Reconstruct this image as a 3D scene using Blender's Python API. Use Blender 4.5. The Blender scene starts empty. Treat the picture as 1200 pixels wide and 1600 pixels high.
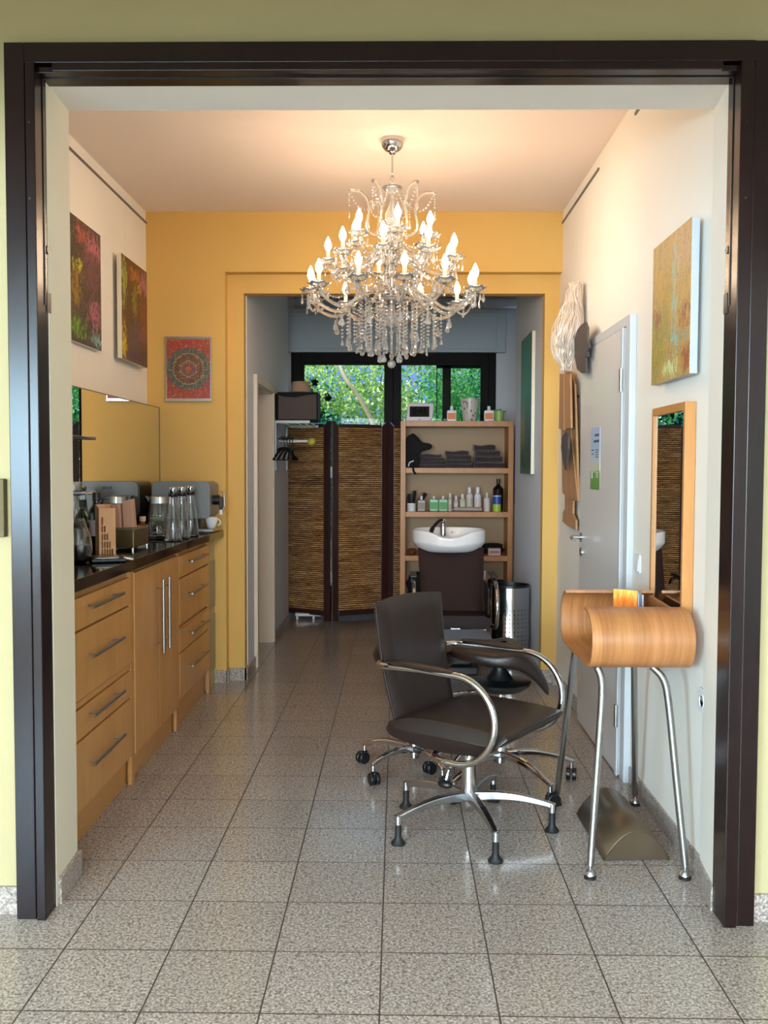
import bpy, bmesh, math, random
from math import pi, sin, cos, radians as R
from mathutils import Vector, Matrix
random.seed(7)
S = bpy.context.scene
COL = S.collection

# ---------------------------------------------------------------- camera, sky, lights, exposure
CF, CPITCH, CYAW, CROLL, CH = 1457.0, .047, .0148, .0034, 1.388
cd = bpy.data.cameras.new('camera'); cam = bpy.data.objects.new('camera', cd); COL.objects.link(cam)
_f = Vector((-sin(CYAW)*cos(CPITCH), cos(CYAW)*cos(CPITCH), -sin(CPITCH)))
_r = Vector((cos(CYAW), sin(CYAW), 0)); _u = _r.cross(_f)
_r2 = cos(CROLL)*_r + sin(CROLL)*_u; _u2 = -sin(CROLL)*_r + cos(CROLL)*_u
_m = Matrix((_r2, _u2, -_f)).transposed().to_4x4(); _m.translation = (0, 0, CH)
cam.matrix_world = _m
cd.sensor_fit = 'HORIZONTAL'; cd.sensor_width = 36; cd.lens = CF/1200*36; cd.clip_start = .05; cd.clip_end = 200
S.camera = cam
S.view_settings.view_transform = 'Standard'; S.view_settings.look = 'None'
S.view_settings.gamma = 1; S.view_settings.use_curve_mapping = False
S.view_settings.exposure = 0.0
W = bpy.data.worlds.new('sky'); S.world = W; W.use_nodes = True
wn = W.node_tree; wn.nodes.clear()
wo = wn.nodes.new('ShaderNodeOutputWorld'); wb = wn.nodes.new('ShaderNodeBackground'); ws = wn.nodes.new('ShaderNodeTexSky')
ws.sky_type = 'HOSEK_WILKIE'; ws.sun_direction = Vector((.5, .3, .8)).normalized(); ws.turbidity = 3
wn.links.new(ws.outputs[0], wb.inputs[0]); wn.links.new(wb.outputs[0], wo.inputs[0]); wb.inputs[1].default_value = 9.5

def area(name, loc, rot, sx, sy, power, color):
    l = bpy.data.lights.new(name, 'AREA'); l.shape = 'RECTANGLE'; l.size = sx; l.size_y = sy
    l.energy = power; l.color = color
    o = bpy.data.objects.new(name, l); o.location = loc; o.rotation_euler = rot; COL.objects.link(o); return o
# the shop window of the front room, behind the camera
a1 = area('shop_window_daylight', (-.7, -3.9, 1.55), (R(70), 0, R(-3)), 4.0, 2.2, 400, (.76, .88, 1.0)); a1.data.spread = R(130)
a2 = area('side_window_daylight', (-3.3, -2.7, 1.55), (R(90), 0, R(-90)), 1.7, 1.35, 520, (.52, .79, 1.0))
pl = area('garden_window_daylight', (-.05, 9.22, 1.2), (R(90), 0, R(180)), 1.8, 2.4, 1, (1, 1, 1)); pl.data.cycles.is_portal = True
sd = bpy.data.lights.new('sun', 'SUN'); sd.energy = 12.0; sd.angle = R(1); sd.color = (1, .95, .84)
so = bpy.data.objects.new('sun', sd); so.rotation_euler = Vector((-.55, -.25, .8)).to_track_quat('Z', 'Y').to_euler(); so.location = (0, 14, 8); COL.objects.link(so)
BULB = 88.0
C_ = S.cycles
try:
    C_.use_denoising = True; C_.max_bounces = 10; C_.diffuse_bounces = 5; C_.transmission_bounces = 8; C_.transparent_max_bounces = 16
    C_.sample_clamp_indirect = 6; C_.caustics_reflective = False; C_.caustics_refractive = False
except Exception: pass

# ---------------------------------------------------------------- pixel -> point helpers (for measured places)
def _ray(x, y): return _f + (x-600)/CF*_r2 - (y-800)/CF*_u2
def AZ(x, y, z=0): d = _ray(x, y); t = (z-CH)/d.z; return Vector((0, 0, CH)) + d*t
def AY(x, y, Y): d = _ray(x, y); t = Y/d.y; return Vector((0, 0, CH)) + d*t
def AX(x, y, X): d = _ray(x, y); t = X/d.x; return Vector((0, 0, CH)) + d*t

# ---------------------------------------------------------------- material helpers
def lin(c):
    return tuple(((v/255)/12.92 if v/255 <= .04045 else ((v/255+.055)/1.055)**2.4) for v in c) + (1,)
class N:
    def __init__(s, name):
        s.m = bpy.data.materials.new(name); s.m.use_nodes = True; s.t = s.m.node_tree
        s.b = s.t.nodes['Principled BSDF']; s.o = s.t.nodes['Material Output']
    def n(s, typ, ins=None, **kw):
        x = s.t.nodes.new(typ)
        for k, v in kw.items(): setattr(x, k, v)
        for k, v in (ins or {}).items(): s.set(x.inputs[k], v)
        return x
    def set(s, sock, v):
        if isinstance(v, bpy.types.NodeSocket): s.t.links.new(v, sock)
        elif isinstance(v, bpy.types.Node): s.t.links.new(v.outputs[0], sock)
        else: sock.default_value = v
    def p(s, **kw):
        names = dict(base='Base Color', rough='Roughness', metal='Metallic', normal='Normal', trans='Transmission Weight', ior='IOR', coat='Coat Weight', coatr='Coat Roughness', spec='Specular IOR Level', emit='Emission Color', es='Emission Strength', sheen='Sheen Weight', sub='Subsurface Weight', alpha='Alpha')
        for k, v in kw.items(): s.set(s.b.inputs[names[k]], v)
        return s.m
    def coord(s, which='Object', scale=(1, 1, 1), rot=(0, 0, 0), loc=(0, 0, 0)):
        c = s.n('ShaderNodeTexCoord'); mp = s.n('ShaderNodeMapping', {0: c.outputs[which]})
        mp.inputs['Scale'].default_value = scale; mp.inputs['Rotation'].default_value = rot; mp.inputs['Location'].default_value = loc
        return mp.outputs[0]
    def noise(s, vec, scale, detail=4, rough=.5, dist=0):
        return s.n('ShaderNodeTexNoise', {'Vector': vec, 'Scale': scale, 'Detail': detail, 'Roughness': rough, 'Distortion': dist})
    def ramp(s, fac, stops, interp='LINEAR'):
        r = s.n('ShaderNodeValToRGB', {0: fac}); e = r.color_ramp; e.interpolation = interp
        while len(e.elements) < len(stops): e.elements.new(.5)
        for i, (p, c) in enumerate(stops):
            e.elements[i].position = p; e.elements[i].color = c if len(c) == 4 else tuple(c)+(1,)
        return r.outputs[0]
    def mix(s, fac, a, b, blend='MIX'):
        m = s.n('ShaderNodeMix', data_type='RGBA', blend_type=blend)
        s.set(m.inputs[0], fac); s.set(m.inputs[6], a); s.set(m.inputs[7], b); return m.outputs[2]
    def math(s, op, a, b=0.0, c=None):
        m = s.n('ShaderNodeMath', operation=op); s.set(m.inputs[0], a); s.set(m.inputs[1], b)
        if c is not None: s.set(m.inputs[2], c)
        return m.outputs[0]
    def bump(s, h, strength=.2, dist=.01):
        return s.n('ShaderNodeBump', {'Height': h, 'Strength': strength, 'Distance': dist}).outputs[0]
def simple(name, c, rough=.5, metal=0, bump=0, bscale=80, var=0, coat=0, **kw):
    n = N(name); base = lin(c)
    v = n.coord()
    if var:
        nz = n.noise(v, 6, 5, .6)
        base = n.mix(nz.outputs[0], tuple(x*(1-var) for x in base[:3])+(1,), tuple(min(1, x*(1+var)) for x in base[:3])+(1,))
    n.p(base=base, rough=rough, metal=metal, coat=coat, **kw)
    if bump: n.p(normal=n.bump(n.noise(v, bscale, 3).outputs[0], bump, .004))
    return n.m
def plaster(name, c, var=.03):
    n = N(name); v = n.coord(); a = n.noise(v, 1.3, 4, .6); b = n.noise(v, 60, 5, .6)
    base = lin(c)
    n.p(base=n.mix(a.outputs[0], tuple(x*(1-var) for x in base[:3])+(1,), tuple(min(1, x*(1+var)) for x in base[:3])+(1,)), rough=.75, spec=.25,
        normal=n.bump(b.outputs[0], .12, .004)); return n.m
def wood(name, c1, c2, scale=(1, 1, 1), rough=.4, coat=.15, g=6, band=2.2):
    n = N(name); v = n.coord(scale=scale)
    a = n.noise(v, g, 8, .62, .7); b = n.noise(v, g*band*3, 4, .6)
    f = n.math('MULTIPLY_ADD', b.outputs[0], .3, n.math('MULTIPLY', a.outputs[0], .75))
    n.p(base=n.ramp(f, [(.32, lin(c1)), (.68, lin(c2))]), rough=rough, coat=coat, coatr=.25, normal=n.bump(f, .06, .003)); return n.m
def granite(name, tiles=True):
    n = N(name); v = n.coord()
    a = n.noise(v, 125, 3, .6, .2); b = n.noise(v, 70, 4, .7, .3); c = n.noise(v, 210, 2, .5); d = n.noise(v, 2.2, 3, .5)
    base = n.ramp(a.outputs[0], [(.30, lin((82, 74, 70))), (.42, lin((142, 131, 124))), (.52, lin((172, 160, 151))), (.64, lin((208, 199, 191)))])
    base = n.mix(n.ramp(b.outputs[0], [(.36, (1, 1, 1)), (.44, (0, 0, 0))]), base, lin((110, 99, 93)))
    base = n.mix(n.ramp(b.outputs[0], [(.56, (0, 0, 0)), (.68, (.75, .75, .75))]), base, lin((190, 174, 164)))
    base = n.mix(n.ramp(c.outputs[0], [(.60, (0, 0, 0)), (.68, (.8, .8, .8))]), base, lin((60, 55, 54)))
    base = n.mix(n.math('MULTIPLY', d.outputs[0], .22), base, lin((150, 138, 128)))
    if tiles:
        v2 = n.coord(loc=(.0415, -2.612+.0, 0))
        br = n.n('ShaderNodeTexBrick', {'Vector': v2, 'Scale': 1.0, 'Mortar Size': .0023, 'Mortar Smooth': .1, 'Brick Width': .305, 'Row Height': .305}, offset=0.0, squash=1.0)
        br.inputs['Color1'].default_value = (.86, .86, .86, 1); br.inputs['Color2'].default_value = (1, 1, 1, 1); br.inputs['Mortar'].default_value = (1, 1, 1, 1)
        base = n.mix(.8, base, br.outputs['Color'], 'MULTIPLY')
        base = n.mix(br.outputs['Fac'], base, lin((62, 50, 46)))
        rough = n.math('MULTIPLY_ADD', br.outputs['Fac'], .5, n.math('MULTIPLY_ADD', n.noise(v, 7, 4, .6).outputs[0], .12, .10))
        n.p(base=base, rough=rough, normal=n.bump(n.math('SUBTRACT', 1.0, br.outputs['Fac']), .35, .002), spec=.5)
    else: n.p(base=base, rough=.3)
    return n.m
def glass(name, tint=(1, 1, 1), ior=1.5, rough=0.0):
    n = N(name); n.p(base=tint+(1,), trans=1.0, ior=ior, rough=rough); return n.m
def pane_glass(name, tint=(.93, .96, .96), refl=1.0):
    n = N(name); t = n.n('ShaderNodeBsdfTransparent', {0: tint+(1,)}); g = n.n('ShaderNodeBsdfGlossy', {'Roughness': 0.0}); fr = n.n('ShaderNodeFresnel', {0: 1.5})
    mx = n.n('ShaderNodeMixShader', {0: n.math('MULTIPLY', fr.outputs[0], refl), 1: t.outputs[0], 2: g.outputs[0]}); n.t.links.new(mx.outputs[0], n.o.inputs[0]); return n.m
def emis(name, c, s):
    n = N(name); n.p(base=(1, 1, 1, 1), emit=c+(1,), es=s); return n.m
M = {}
M['green'] = plaster('green_plaster', (176, 164, 124))
M['white'] = plaster('white_plaster', (238, 233, 224))
M['offwhite'] = plaster('cream_plaster', (226, 219, 198))
M['coolwhite'] = plaster('cool_white_plaster', (214, 216, 222))
M['yellow'] = plaster('ochre_plaster', (214, 174, 100), .04)
M['ceiling'] = plaster('ceiling_plaster', (236, 222, 212))
M['floor'] = granite('granite_tiles'); M['granite'] = granite('granite_skirting', False)
M['maple'] = wood('maple', (188, 132, 70), (208, 155, 92), (1, 1, .25), .38, .2, 3.5)
M['maple_top'] = wood('maple_plinth', (180, 126, 68), (200, 148, 88), (1, .2, 1), .4, .2, 5)
M['beech'] = wood('beech', (176, 116, 58), (200, 140, 78), (1, 1, .2), .45, .1, 6)
M['ply'] = wood('bent_plywood', (138, 84, 44), (190, 130, 78), (9, .35, .35), .42, .1, 3.2, 3)
M['frame'] = wood('dark_mahogany', (14, 5, 7), (32, 13, 14), (3, 3, .2), .24, 0, 6)
M['frame'].node_tree.nodes['Principled BSDF'].inputs['Specular IOR Level'].default_value = .38
M['dark_wood'] = wood('dark_screen_wood', (40, 20, 18), (66, 34, 28), (3, 3, .3), .35, .3, 6)
M['board'] = wood('weathered_board', (160, 116, 78), (188, 144, 100), (4, 4, .3), .6, 0, 5)
M['chrome'] = simple('chrome', (205, 205, 208), .09, 1)
M['alu'] = simple('brushed_aluminium', (190, 192, 195), .24, 1)
M['steel'] = simple('brushed_steel', (168, 168, 166), .28, 1)
M['greysteel'] = simple('satin_grey_metal', (140, 142, 145), .42, .5)
M['leather'] = simple('dark_brown_leather', (34, 23, 20), .36, 0, .25, 260, .1, spec=.5)
M['leather2'] = simple('brown_wash_leather', (40, 24, 23), .6, 0, .2, 200, .08, spec=.25)
M['black'] = simple('black_plastic', (16, 17, 19), .35)
M['rubber'] = simple('black_rubber', (18, 18, 20), .55)
M['blackcloth'] = simple('black_cloth', (14, 14, 16), .9, 0, .5, 120)
M['brownbag'] = simple('grey_brown_canvas', (84, 72, 68), .8, 0, .3, 300)
M['towel'] = simple('dark_brown_towel', (56, 42, 42), .95, 0, .9, 260, .15, sheen=.4)
M['ceramic'] = simple('white_ceramic', (232, 232, 232), .12)
M['whitep'] = simple('white_plastic', (226, 228, 228), .35)
M['doorwhite'] = simple('grey_white_door_lacquer', (214, 212, 210), .32)
M['doorframe'] = simple('white_door_frame', (200, 204, 207), .35)
M['beige'] = simple('beige_door_lacquer', (206, 192, 172), .45)
M['worktop'] = simple('polished_dark_stone', (38, 26, 22), .08, 0, 0, 80, .25, spec=.6)
M['mirror'] = simple('mirror_silver', (238, 240, 238), .0, 1)
M['glass'] = glass('clear_glass'); M['crystal'] = glass('crystal', (1, .985, .96), 1.52); M['crystal'].node_tree.nodes['Principled BSDF'].inputs['Transmission Weight'].default_value = .84
M['pane'] = pane_glass('window_pane', refl=.16)
M['roller'] = simple('grey_blue_roller_box', (176, 188, 196), .5)
M['windark'] = simple('dark_window_frame', (12, 8, 8), .5, spec=.12)
M['candle'] = simple('cream_candle_sleeve', (238, 222, 190), .5, 0, 0, 80, 0, sub=.2)
M['bulb'] = emis('lit_bulb', (1.0, .74, .50), BULB)
M['lead'] = simple('grey_lead_strip', (120, 120, 118), .5, .6)
M['bamboo'] = wood('bamboo', (198, 138, 84), (220, 164, 108), (1, 1, .3), .4, .1, 10)

def weave():
    n = N('woven_seagrass'); v = n.coord()
    wv = n.n('ShaderNodeTexWave', {'Vector': v, 'Scale': 17.0, 'Distortion': 2.2, 'Detail': 3.0, 'Detail Scale': 3.0}, wave_type='BANDS', bands_direction='Z')
    a = n.noise(n.coord(scale=(9, 9, 60)), 1.0, 4, .7); b = n.noise(n.coord(scale=(2, 2, 26)), 1, 3)
    h = n.math('POWER', wv.outputs[0], .6)
    f = n.math('MULTIPLY', h, n.math('MULTIPLY_ADD', a.outputs[0], 1.5, n.math('MULTIPLY_ADD', b.outputs[0], 1.0, -.55)))
    n.p(base=n.ramp(f, [(.10, lin((44, 26, 14))), (.35, lin((132, 88, 48))), (.62, lin((186, 138, 82))), (.9, lin((226, 184, 126)))]), rough=.8, normal=n.bump(h, .7, .01)); return n.m
M['weave'] = weave()

def painting(name, base, patches, axes=(1, 2), stroke=(13, 5), dark=(34, 30, 28), light=(190, 170, 130)):
    """base: ramp stops; patches: (u, v, ru, rv, colour) in the 0-1 frame of the canvas (Generated coordinates)."""
    n = N(name); tc = n.n('ShaderNodeTexCoord'); sp = n.n('ShaderNodeSeparateXYZ', {0: tc.outputs['Generated']})
    u, v = sp.outputs[axes[0]], sp.outputs[axes[1]]
    cm = n.n('ShaderNodeCombineXYZ', {0: u, 1: v, 2: 0.0}).outputs[0]
    st = n.n('ShaderNodeMapping', {0: cm}); st.inputs['Scale'].default_value = (stroke[0], stroke[1], 1)
    a = n.noise(st.outputs[0], 1, 8, .75, 1.2); fine = n.noise(cm, 16, 8, .85, 2.5); wob = n.noise(cm, 9, 5, .7)
    f = n.math('MULTIPLY_ADD', fine.outputs[0], .35, n.math('MULTIPLY', a.outputs[0], .7))
    c = n.ramp(f, base)
    wx = n.n('ShaderNodeSeparateXYZ', {0: wob.outputs[1]})
    s2 = n.n('ShaderNodeMapping', {0: cm}); s2.inputs['Scale'].default_value = (stroke[0]*1.6, stroke[1]*2.2, 1)
    br = n.noise(s2.outputs[0], 1, 9, .8, 1.5)
    for i, (pu, pv, ru, rv, col) in enumerate(patches):
        du = n.math('DIVIDE', n.math('ADD', n.math('SUBTRACT', u, pu), n.math('MULTIPLY_ADD', wx.outputs[0], .3, -.15)), ru)
        dv = n.math('DIVIDE', n.math('ADD', n.math('SUBTRACT', v, pv), n.math('MULTIPLY_ADD', wx.outputs[1], .3, -.15)), rv)
        d = n.math('ADD', n.math('MULTIPLY', du, du), n.math('MULTIPLY', dv, dv))
        d = n.math('ADD', d, n.math('MULTIPLY_ADD', br.outputs[0], 15.0, -7.4))
        m = n.ramp(d, [(.25, (.9, .9, .9)), (.75, (0, 0, 0))])
        c = n.mix(m, c, lin(col))
    c = n.mix(n.ramp(fine.outputs[0], [(.54, (0, 0, 0)), (.60, (.6, .6, .6))]), c, lin(dark))
    c = n.mix(n.ramp(n.noise(s2.outputs[0], 1.7, 6, .8, 2).outputs[0], [(.60, (0, 0, 0)), (.66, (.5, .5, .5))]), c, lin(light))
    n.p(base=c, rough=.45, normal=n.bump(fine.outputs[0], .4, .004)); return n.m
def mandala():
    n = N('mandala_print'); tc = n.n('ShaderNodeTexCoord'); sp = n.n('ShaderNodeSeparateXYZ', {0: tc.outputs['Generated']})
    x = n.math('MULTIPLY', n.math('SUBTRACT', sp.outputs[0], .5), .30); y = n.math('MULTIPLY', n.math('SUBTRACT', sp.outputs[2], .5), .41)
    r = n.math('SQRT', n.math('ADD', n.math('MULTIPLY', x, x), n.math('MULTIPLY', y, y))); th = n.math('ARCTAN2', y, x)
    nz = n.noise(n.n('ShaderNodeCombineXYZ', {0: n.math('ABSOLUTE', x), 1: n.math('ABSOLUTE', y), 2: 0.0}).outputs[0], 55, 4, .7, 1).outputs[0]
    pet = n.math('MULTIPLY', n.math('COSINE', n.math('MULTIPLY', th, 24)), .004)
    r2 = n.math('ADD', n.math('ADD', r, pet), n.math('MULTIPLY_ADD', nz, .04, -.02))
    k = 1/.26
    r = n.math('MULTIPLY', r, 1.0)
    cols = [(0, (180, 84, 24)), (.020, (110, 60, 40)), (.030, (112, 76, 92)), (.044, (100, 64, 48)), (.051, (204, 176, 104)), (.055, (92, 56, 36)), (.066, (120, 74, 46)), (.078, (86, 54, 52)), (.090, (112, 66, 40)), (.104, (196, 176, 100)), (.108, (50, 80, 70)), (.128, (66, 96, 92)), (.142, (90, 70, 60)), (.150, (166, 52, 34))]
    c = n.ramp(n.math('MULTIPLY', r2, k), [(p*k, lin(q)) for p, q in cols], 'CONSTANT')
    band = n.math('ABSOLUTE', y)
    c = n.mix(n.ramp(n.math('ADD', band, n.math('MULTIPLY_ADD', nz, .03, -.015)), [(.140, (0, 0, 0)), (.145, (1, 1, 1))]), c, lin((176, 50, 32)))
    c = n.mix(n.ramp(nz, [(.44, (0, 0, 0)), (.49, (.7, .7, .7)), (.53, (0, 0, 0)), (.60, (.6, .6, .6))]), c, lin((60, 62, 58)))
    c = n.mix(n.ramp(n.noise(tc.outputs['Generated'], 26, 4, .7, 1).outputs[0], [(.36, (.6, .6, .6)), (.42, (0, 0, 0)), (.56, (0, 0, 0)), (.62, (.6, .6, .6))]), c, lin((206, 150, 100)))
    n.p(base=c, rough=.4, coat=.3); return n.m

# ---------------------------------------------------------------- mesh builder
class MB:
    def __init__(s): s.v = []; s.f = []; s.s = []
    def add(s, vs, fs, smooth=False, mat=None):
        o = len(s.v)
        s.v += [tuple(mat @ Vector(v)) if mat else tuple(v) for v in vs]
        s.f += [tuple(i+o for i in f) for f in fs]; s.s += [smooth]*len(fs); return s
    def box(s, x0, x1, y0, y1, z0, z1, mat=None):
        return s.add([(x0, y0, z0), (x1, y0, z0), (x1, y1, z0), (x0, y1, z0), (x0, y0, z1), (x1, y0, z1), (x1, y1, z1), (x0, y1, z1)],
                     [(0, 3, 2, 1), (4, 5, 6, 7), (0, 1, 5, 4), (1, 2, 6, 5), (2, 3, 7, 6), (3, 0, 4, 7)], False, mat)
    def hexa(s, b, t):   # 4 bottom points, 4 top points
        return s.add(list(b)+list(t), [(0, 3, 2, 1), (4, 5, 6, 7), (0, 1, 5, 4), (1, 2, 6, 5), (2, 3, 7, 6), (3, 0, 4, 7)])
    def prism(s, pts, a, b, axis='x', mat=None, smooth=False):
        """extrude a closed 2D outline between a and b along axis; pts are the two other coordinates in order"""
        def P(p, t): return {'x': (t, p[0], p[1]), 'y': (p[0], t, p[1]), 'z': (p[0], p[1], t)}[axis]
        n = len(pts)
        return s.add([P(p, a) for p in pts]+[P(p, b) for p in pts],
                     [tuple(range(n))[::-1], tuple(range(n, 2*n))]+[(i, (i+1) % n, n+(i+1) % n, n+i) for i in range(n)], smooth, mat)
    def lathe(s, prof, n=24, mat=None, smooth=True, cap=True):
        vs = [(r*cos(2*pi*i/n), r*sin(2*pi*i/n), z) for r, z in prof for i in range(n)]
        fs = [(j*n+i, j*n+(i+1) % n, (j+1)*n+(i+1) % n, (j+1)*n+i) for j in range(len(prof)-1) for i in range(n)]
        if cap: fs += [tuple(range(n))[::-1], tuple((len(prof)-1)*n+i for i in range(n))]
        return s.add(vs, fs, smooth, mat)
    def cyl(s, p0, p1, r0, r1=None, n=16):
        r1 = r0 if r1 is None else r1; p0 = Vector(p0); p1 = Vector(p1); d = p1-p0
        m = Matrix.Translation(p0) @ d.to_track_quat('Z', 'Y').to_matrix().to_4x4()
        return s.lathe([(r0, 0), (r1, d.length)], n, m)
    def tube(s, pts, r, n=10, closed=False, flat=1.0):
        pts = [Vector(p) for p in pts]; k = len(pts); rs = r if isinstance(r, (list, tuple)) else [r]*k
        up = None; vs = []
        for i, p in enumerate(pts):
            a = pts[(i-1) % k] if (i or closed) else p; b = pts[(i+1) % k] if (i < k-1 or closed) else p
            t = (b-a).normalized()
            if up is None: up = t.orthogonal().normalized()
            up = (up-t*up.dot(t)); up = up.normalized() if up.length > 1e-6 else t.orthogonal().normalized()
            sd_ = t.cross(up)
            for j in range(n): vs.append(p+(up*cos(2*pi*j/n)+sd_*sin(2*pi*j/n)*flat)*rs[i])
        fs = [(i*n+j, i*n+(j+1) % n, ((i+1) % k)*n+(j+1) % n, ((i+1) % k)*n+j) for i in range(k if closed else k-1) for j in range(n)]
        if not closed: fs += [tuple(range(n))[::-1], tuple((k-1)*n+j for j in range(n))]
        return s.add(vs, fs, True)
    def bar(s, pts, w, h, up=(0, 0, 1)):
        """rectangular section swept along pts; w, h lists or numbers"""
        pts = [Vector(p) for p in pts]; k = len(pts); up = Vector(up)
        ws_ = w if isinstance(w, (list, tuple)) else [w]*k; hs = h if isinstance(h, (list, tuple)) else [h]*k; vs = []
        for i, p in enumerate(pts):
            t = (pts[min(i+1, k-1)]-pts[max(i-1, 0)]).normalized(); sd_ = t.cross(up).normalized(); u2 = sd_.cross(t)
            for a, b in ((-1, -1), (1, -1), (1, 1), (-1, 1)): vs.append(p+sd_*a*ws_[i]/2+u2*b*hs[i]/2)
        fs = [(i*4+j, i*4+(j+1) % 4, (i+1)*4+(j+1) % 4, (i+1)*4+j) for i in range(k-1) for j in range(4)]+[(3, 2, 1, 0), tuple((k-1)*4+j for j in range(4))]
        return s.add(vs, fs, False)
    def ball(s, c, r, n=12, sc=(1, 1, 1)):
        m = Matrix.Translation(c) @ Matrix.Diagonal((sc[0], sc[1], sc[2], 1)); h = max(4, n//2)
        return s.lathe([(max(1e-5, r*sin(pi*i/h)), -r*cos(pi*i/h)) for i in range(h+1)], n, m)
    def surf(s, fn, nu, nv, closed_u=False, smooth=True):
        vs = [fn(i/(nu if closed_u else nu-1), j/(nv-1)) for j in range(nv) for i in range(nu)]
        fs = [(j*nu+i, j*nu+(i+1) % nu, (j+1)*nu+(i+1) % nu, (j+1)*nu+i) for j in range(nv-1) for i in range(nu if closed_u else nu-1)]
        return s.add(vs, fs, smooth)
    def build(s, name, m, parent=None, bevel=0, seg=2, solid=0, subsurf=0, origin=None, smooth=None):
        me = bpy.data.meshes.new(name)
        off = Vector(origin) if origin is not None else (Vector(parent.get('_w', (0, 0, 0))) if parent is not None else Vector((0, 0, 0)))
        me.from_pydata([tuple(Vector(v)-off) for v in s.v], [], s.f)
        me.polygons.foreach_set('use_smooth', [(smooth if smooth is not None else x) for x in s.s])
        bm = bmesh.new(); bm.from_mesh(me); bmesh.ops.recalc_face_normals(bm, faces=bm.faces); bm.to_mesh(me); bm.free()
        if (smooth is None and any(s.s)) or smooth: me.set_sharp_from_angle(angle=R(42))
        me.materials.append(M[m] if isinstance(m, str) else m)
        o = bpy.data.objects.new(name, me); COL.objects.link(o)
        if parent is not None: o.parent = parent; o['_w'] = tuple(off)
        else: o.location = off; o['_w'] = tuple(off)
        if solid: x = o.modifiers.new('solid', 'SOLIDIFY'); x.thickness = solid; x.offset = 0
        if bevel: x = o.modifiers.new('bevel', 'BEVEL'); x.width = bevel; x.segments = seg; x.limit_method = 'ANGLE'; x.angle_limit = R(35); x.harden_normals = False
        if subsurf: x = o.modifiers.new('sub', 'SUBSURF'); x.levels = subsurf; x.render_levels = subsurf
        return o
def tag(o, label, cat, group=None, kind=None):
    o['label'] = label; o['category'] = cat
    if group: o['group'] = group
    if kind: o['kind'] = kind
    return o
def thing(name, label, cat, loc=(0, 0, 0), rz=0, group=None):
    o = bpy.data.objects.new(name, None); o.empty_display_size = .05; COL.objects.link(o)
    o.location = loc; o.rotation_euler = (0, 0, rz)
    o['_w'] = tuple(loc) if rz == 0 else (0, 0, 0)       # rotated things are modelled in their own frame
    return tag(o, label, cat, group)
def dup(o, parent=None):
    c = o.copy(); COL.objects.link(c)
    if parent: c.parent = parent
    for ch in list(o.children): dup(ch, c)
    return c
def struct(name, mb, m, label=None, **kw):
    o = mb.build(name, m, **kw); o['kind'] = 'structure'
    if label: o['label'] = label
    return o
def arc(cx, cz, r, a0, a1, n): return [(cx+r*cos(R(a0+(a1-a0)*i/n)), cz+r*sin(R(a0+(a1-a0)*i/n))) for i in range(n+1)]
def rrect(x0, x1, z0, z1, r, n=5):
    return arc(x1-r, z0+r, r, -90, 0, n)+arc(x1-r, z1-r, r, 0, 90, n)+arc(x0+r, z1-r, r, 90, 180, n)+arc(x0+r, z0+r, r, 180, 270, n)
def smoothpath(pts, n=6):
    """Catmull-Rom through points"""
    P = [Vector(p) for p in pts]; out = []
    for i in range(len(P)-1):
        a, b, c, d = P[max(i-1, 0)], P[i], P[i+1], P[min(i+2, len(P)-1)]
        for k in range(n):
            t = k/n; out.append(.5*((2*b)+(c-a)*t+(2*a-5*b+4*c-d)*t*t+(3*b-a-3*c+d)*t**3))
    return out+[P[-1]]

# ================================================================ THE SETTING
YF, YR = 2.83, 3.06            # green wall front, its back face
struct('floor', MB().box(-3.4, 3.4, -4.2, 9.1, -.05, 0), 'floor', 'speckled granite tile floor with dark joints')
# green front wall with the wide opening (reveals are painted white)
g = MB().box(-3.4, -1.12, YF, YR, 0, 3.0).box(1.06, 3.4, YF, YR, 0, 3.0).box(-1.12, 1.06, YF, YR, 2.60, 3.0)
struct('wall_front', g, 'green', 'pale green wall around the wide opening')
rv = MB()
rv.hexa([(-1.12, 2.87, 0), (-1.072, 2.87, 0), (-1.085, YR+.04, 0), (-1.12, YR+.04, 0)], [(-1.12, 2.87, 2.6), (-1.072, 2.87, 2.6), (-1.085, YR+.04, 2.6), (-1.12, YR+.04, 2.6)])
rv.box(-1.7, -1.12, YR, YR+.04, 0, 3.0)
struct('wall_reveal_left', rv, 'offwhite', 'cream plaster reveal left of the opening')
rv = MB().hexa([(.995, 2.88, 0), (1.06, 2.88, 0), (1.12, YR+.04, 0), (1.022, YR+.04, 0)], [(.995, 2.88, 2.6), (1.06, 2.88, 2.6), (1.12, YR+.04, 2.6), (1.022, YR+.04, 2.6)])
struct('wall_reveal_right', rv, 'white', 'white plaster reveal right of the opening')
rv = MB().box(-1.12, 1.12, 2.87, YR+.04, 2.555, 2.62).box(-1.7, 1.12, YR, YR+.04, 2.62, 3.0)
struct('wall_reveal_top', rv, 'white', 'white plaster soffit over the opening')
# front room shell
struct('ceiling_front', MB().box(-3.4, 3.4, -4.2, YF, 3.0, 3.1), 'white')
struct('wall_front_room_left', MB().box(-3.5, -3.4, -4.2, YR, 0, 3.0), 'offwhite')
struct('wall_front_room_right', MB().box(3.4, 3.5, -4.2, YR, 0, 3.0), 'white')
struct('wall_front_room_rear', MB().box(-3.4, 3.4, -4.3, -4.2, 0, 3.0), 'offwhite')
struct('light_blocker_beam', MB().box(-3.4, 3.4, 1.2, 1.5, 2.28, 3.0), 'white', 'unseen beam added to shade the top of the green wall')  # added above the view to keep window light off the green wall's top
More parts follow.
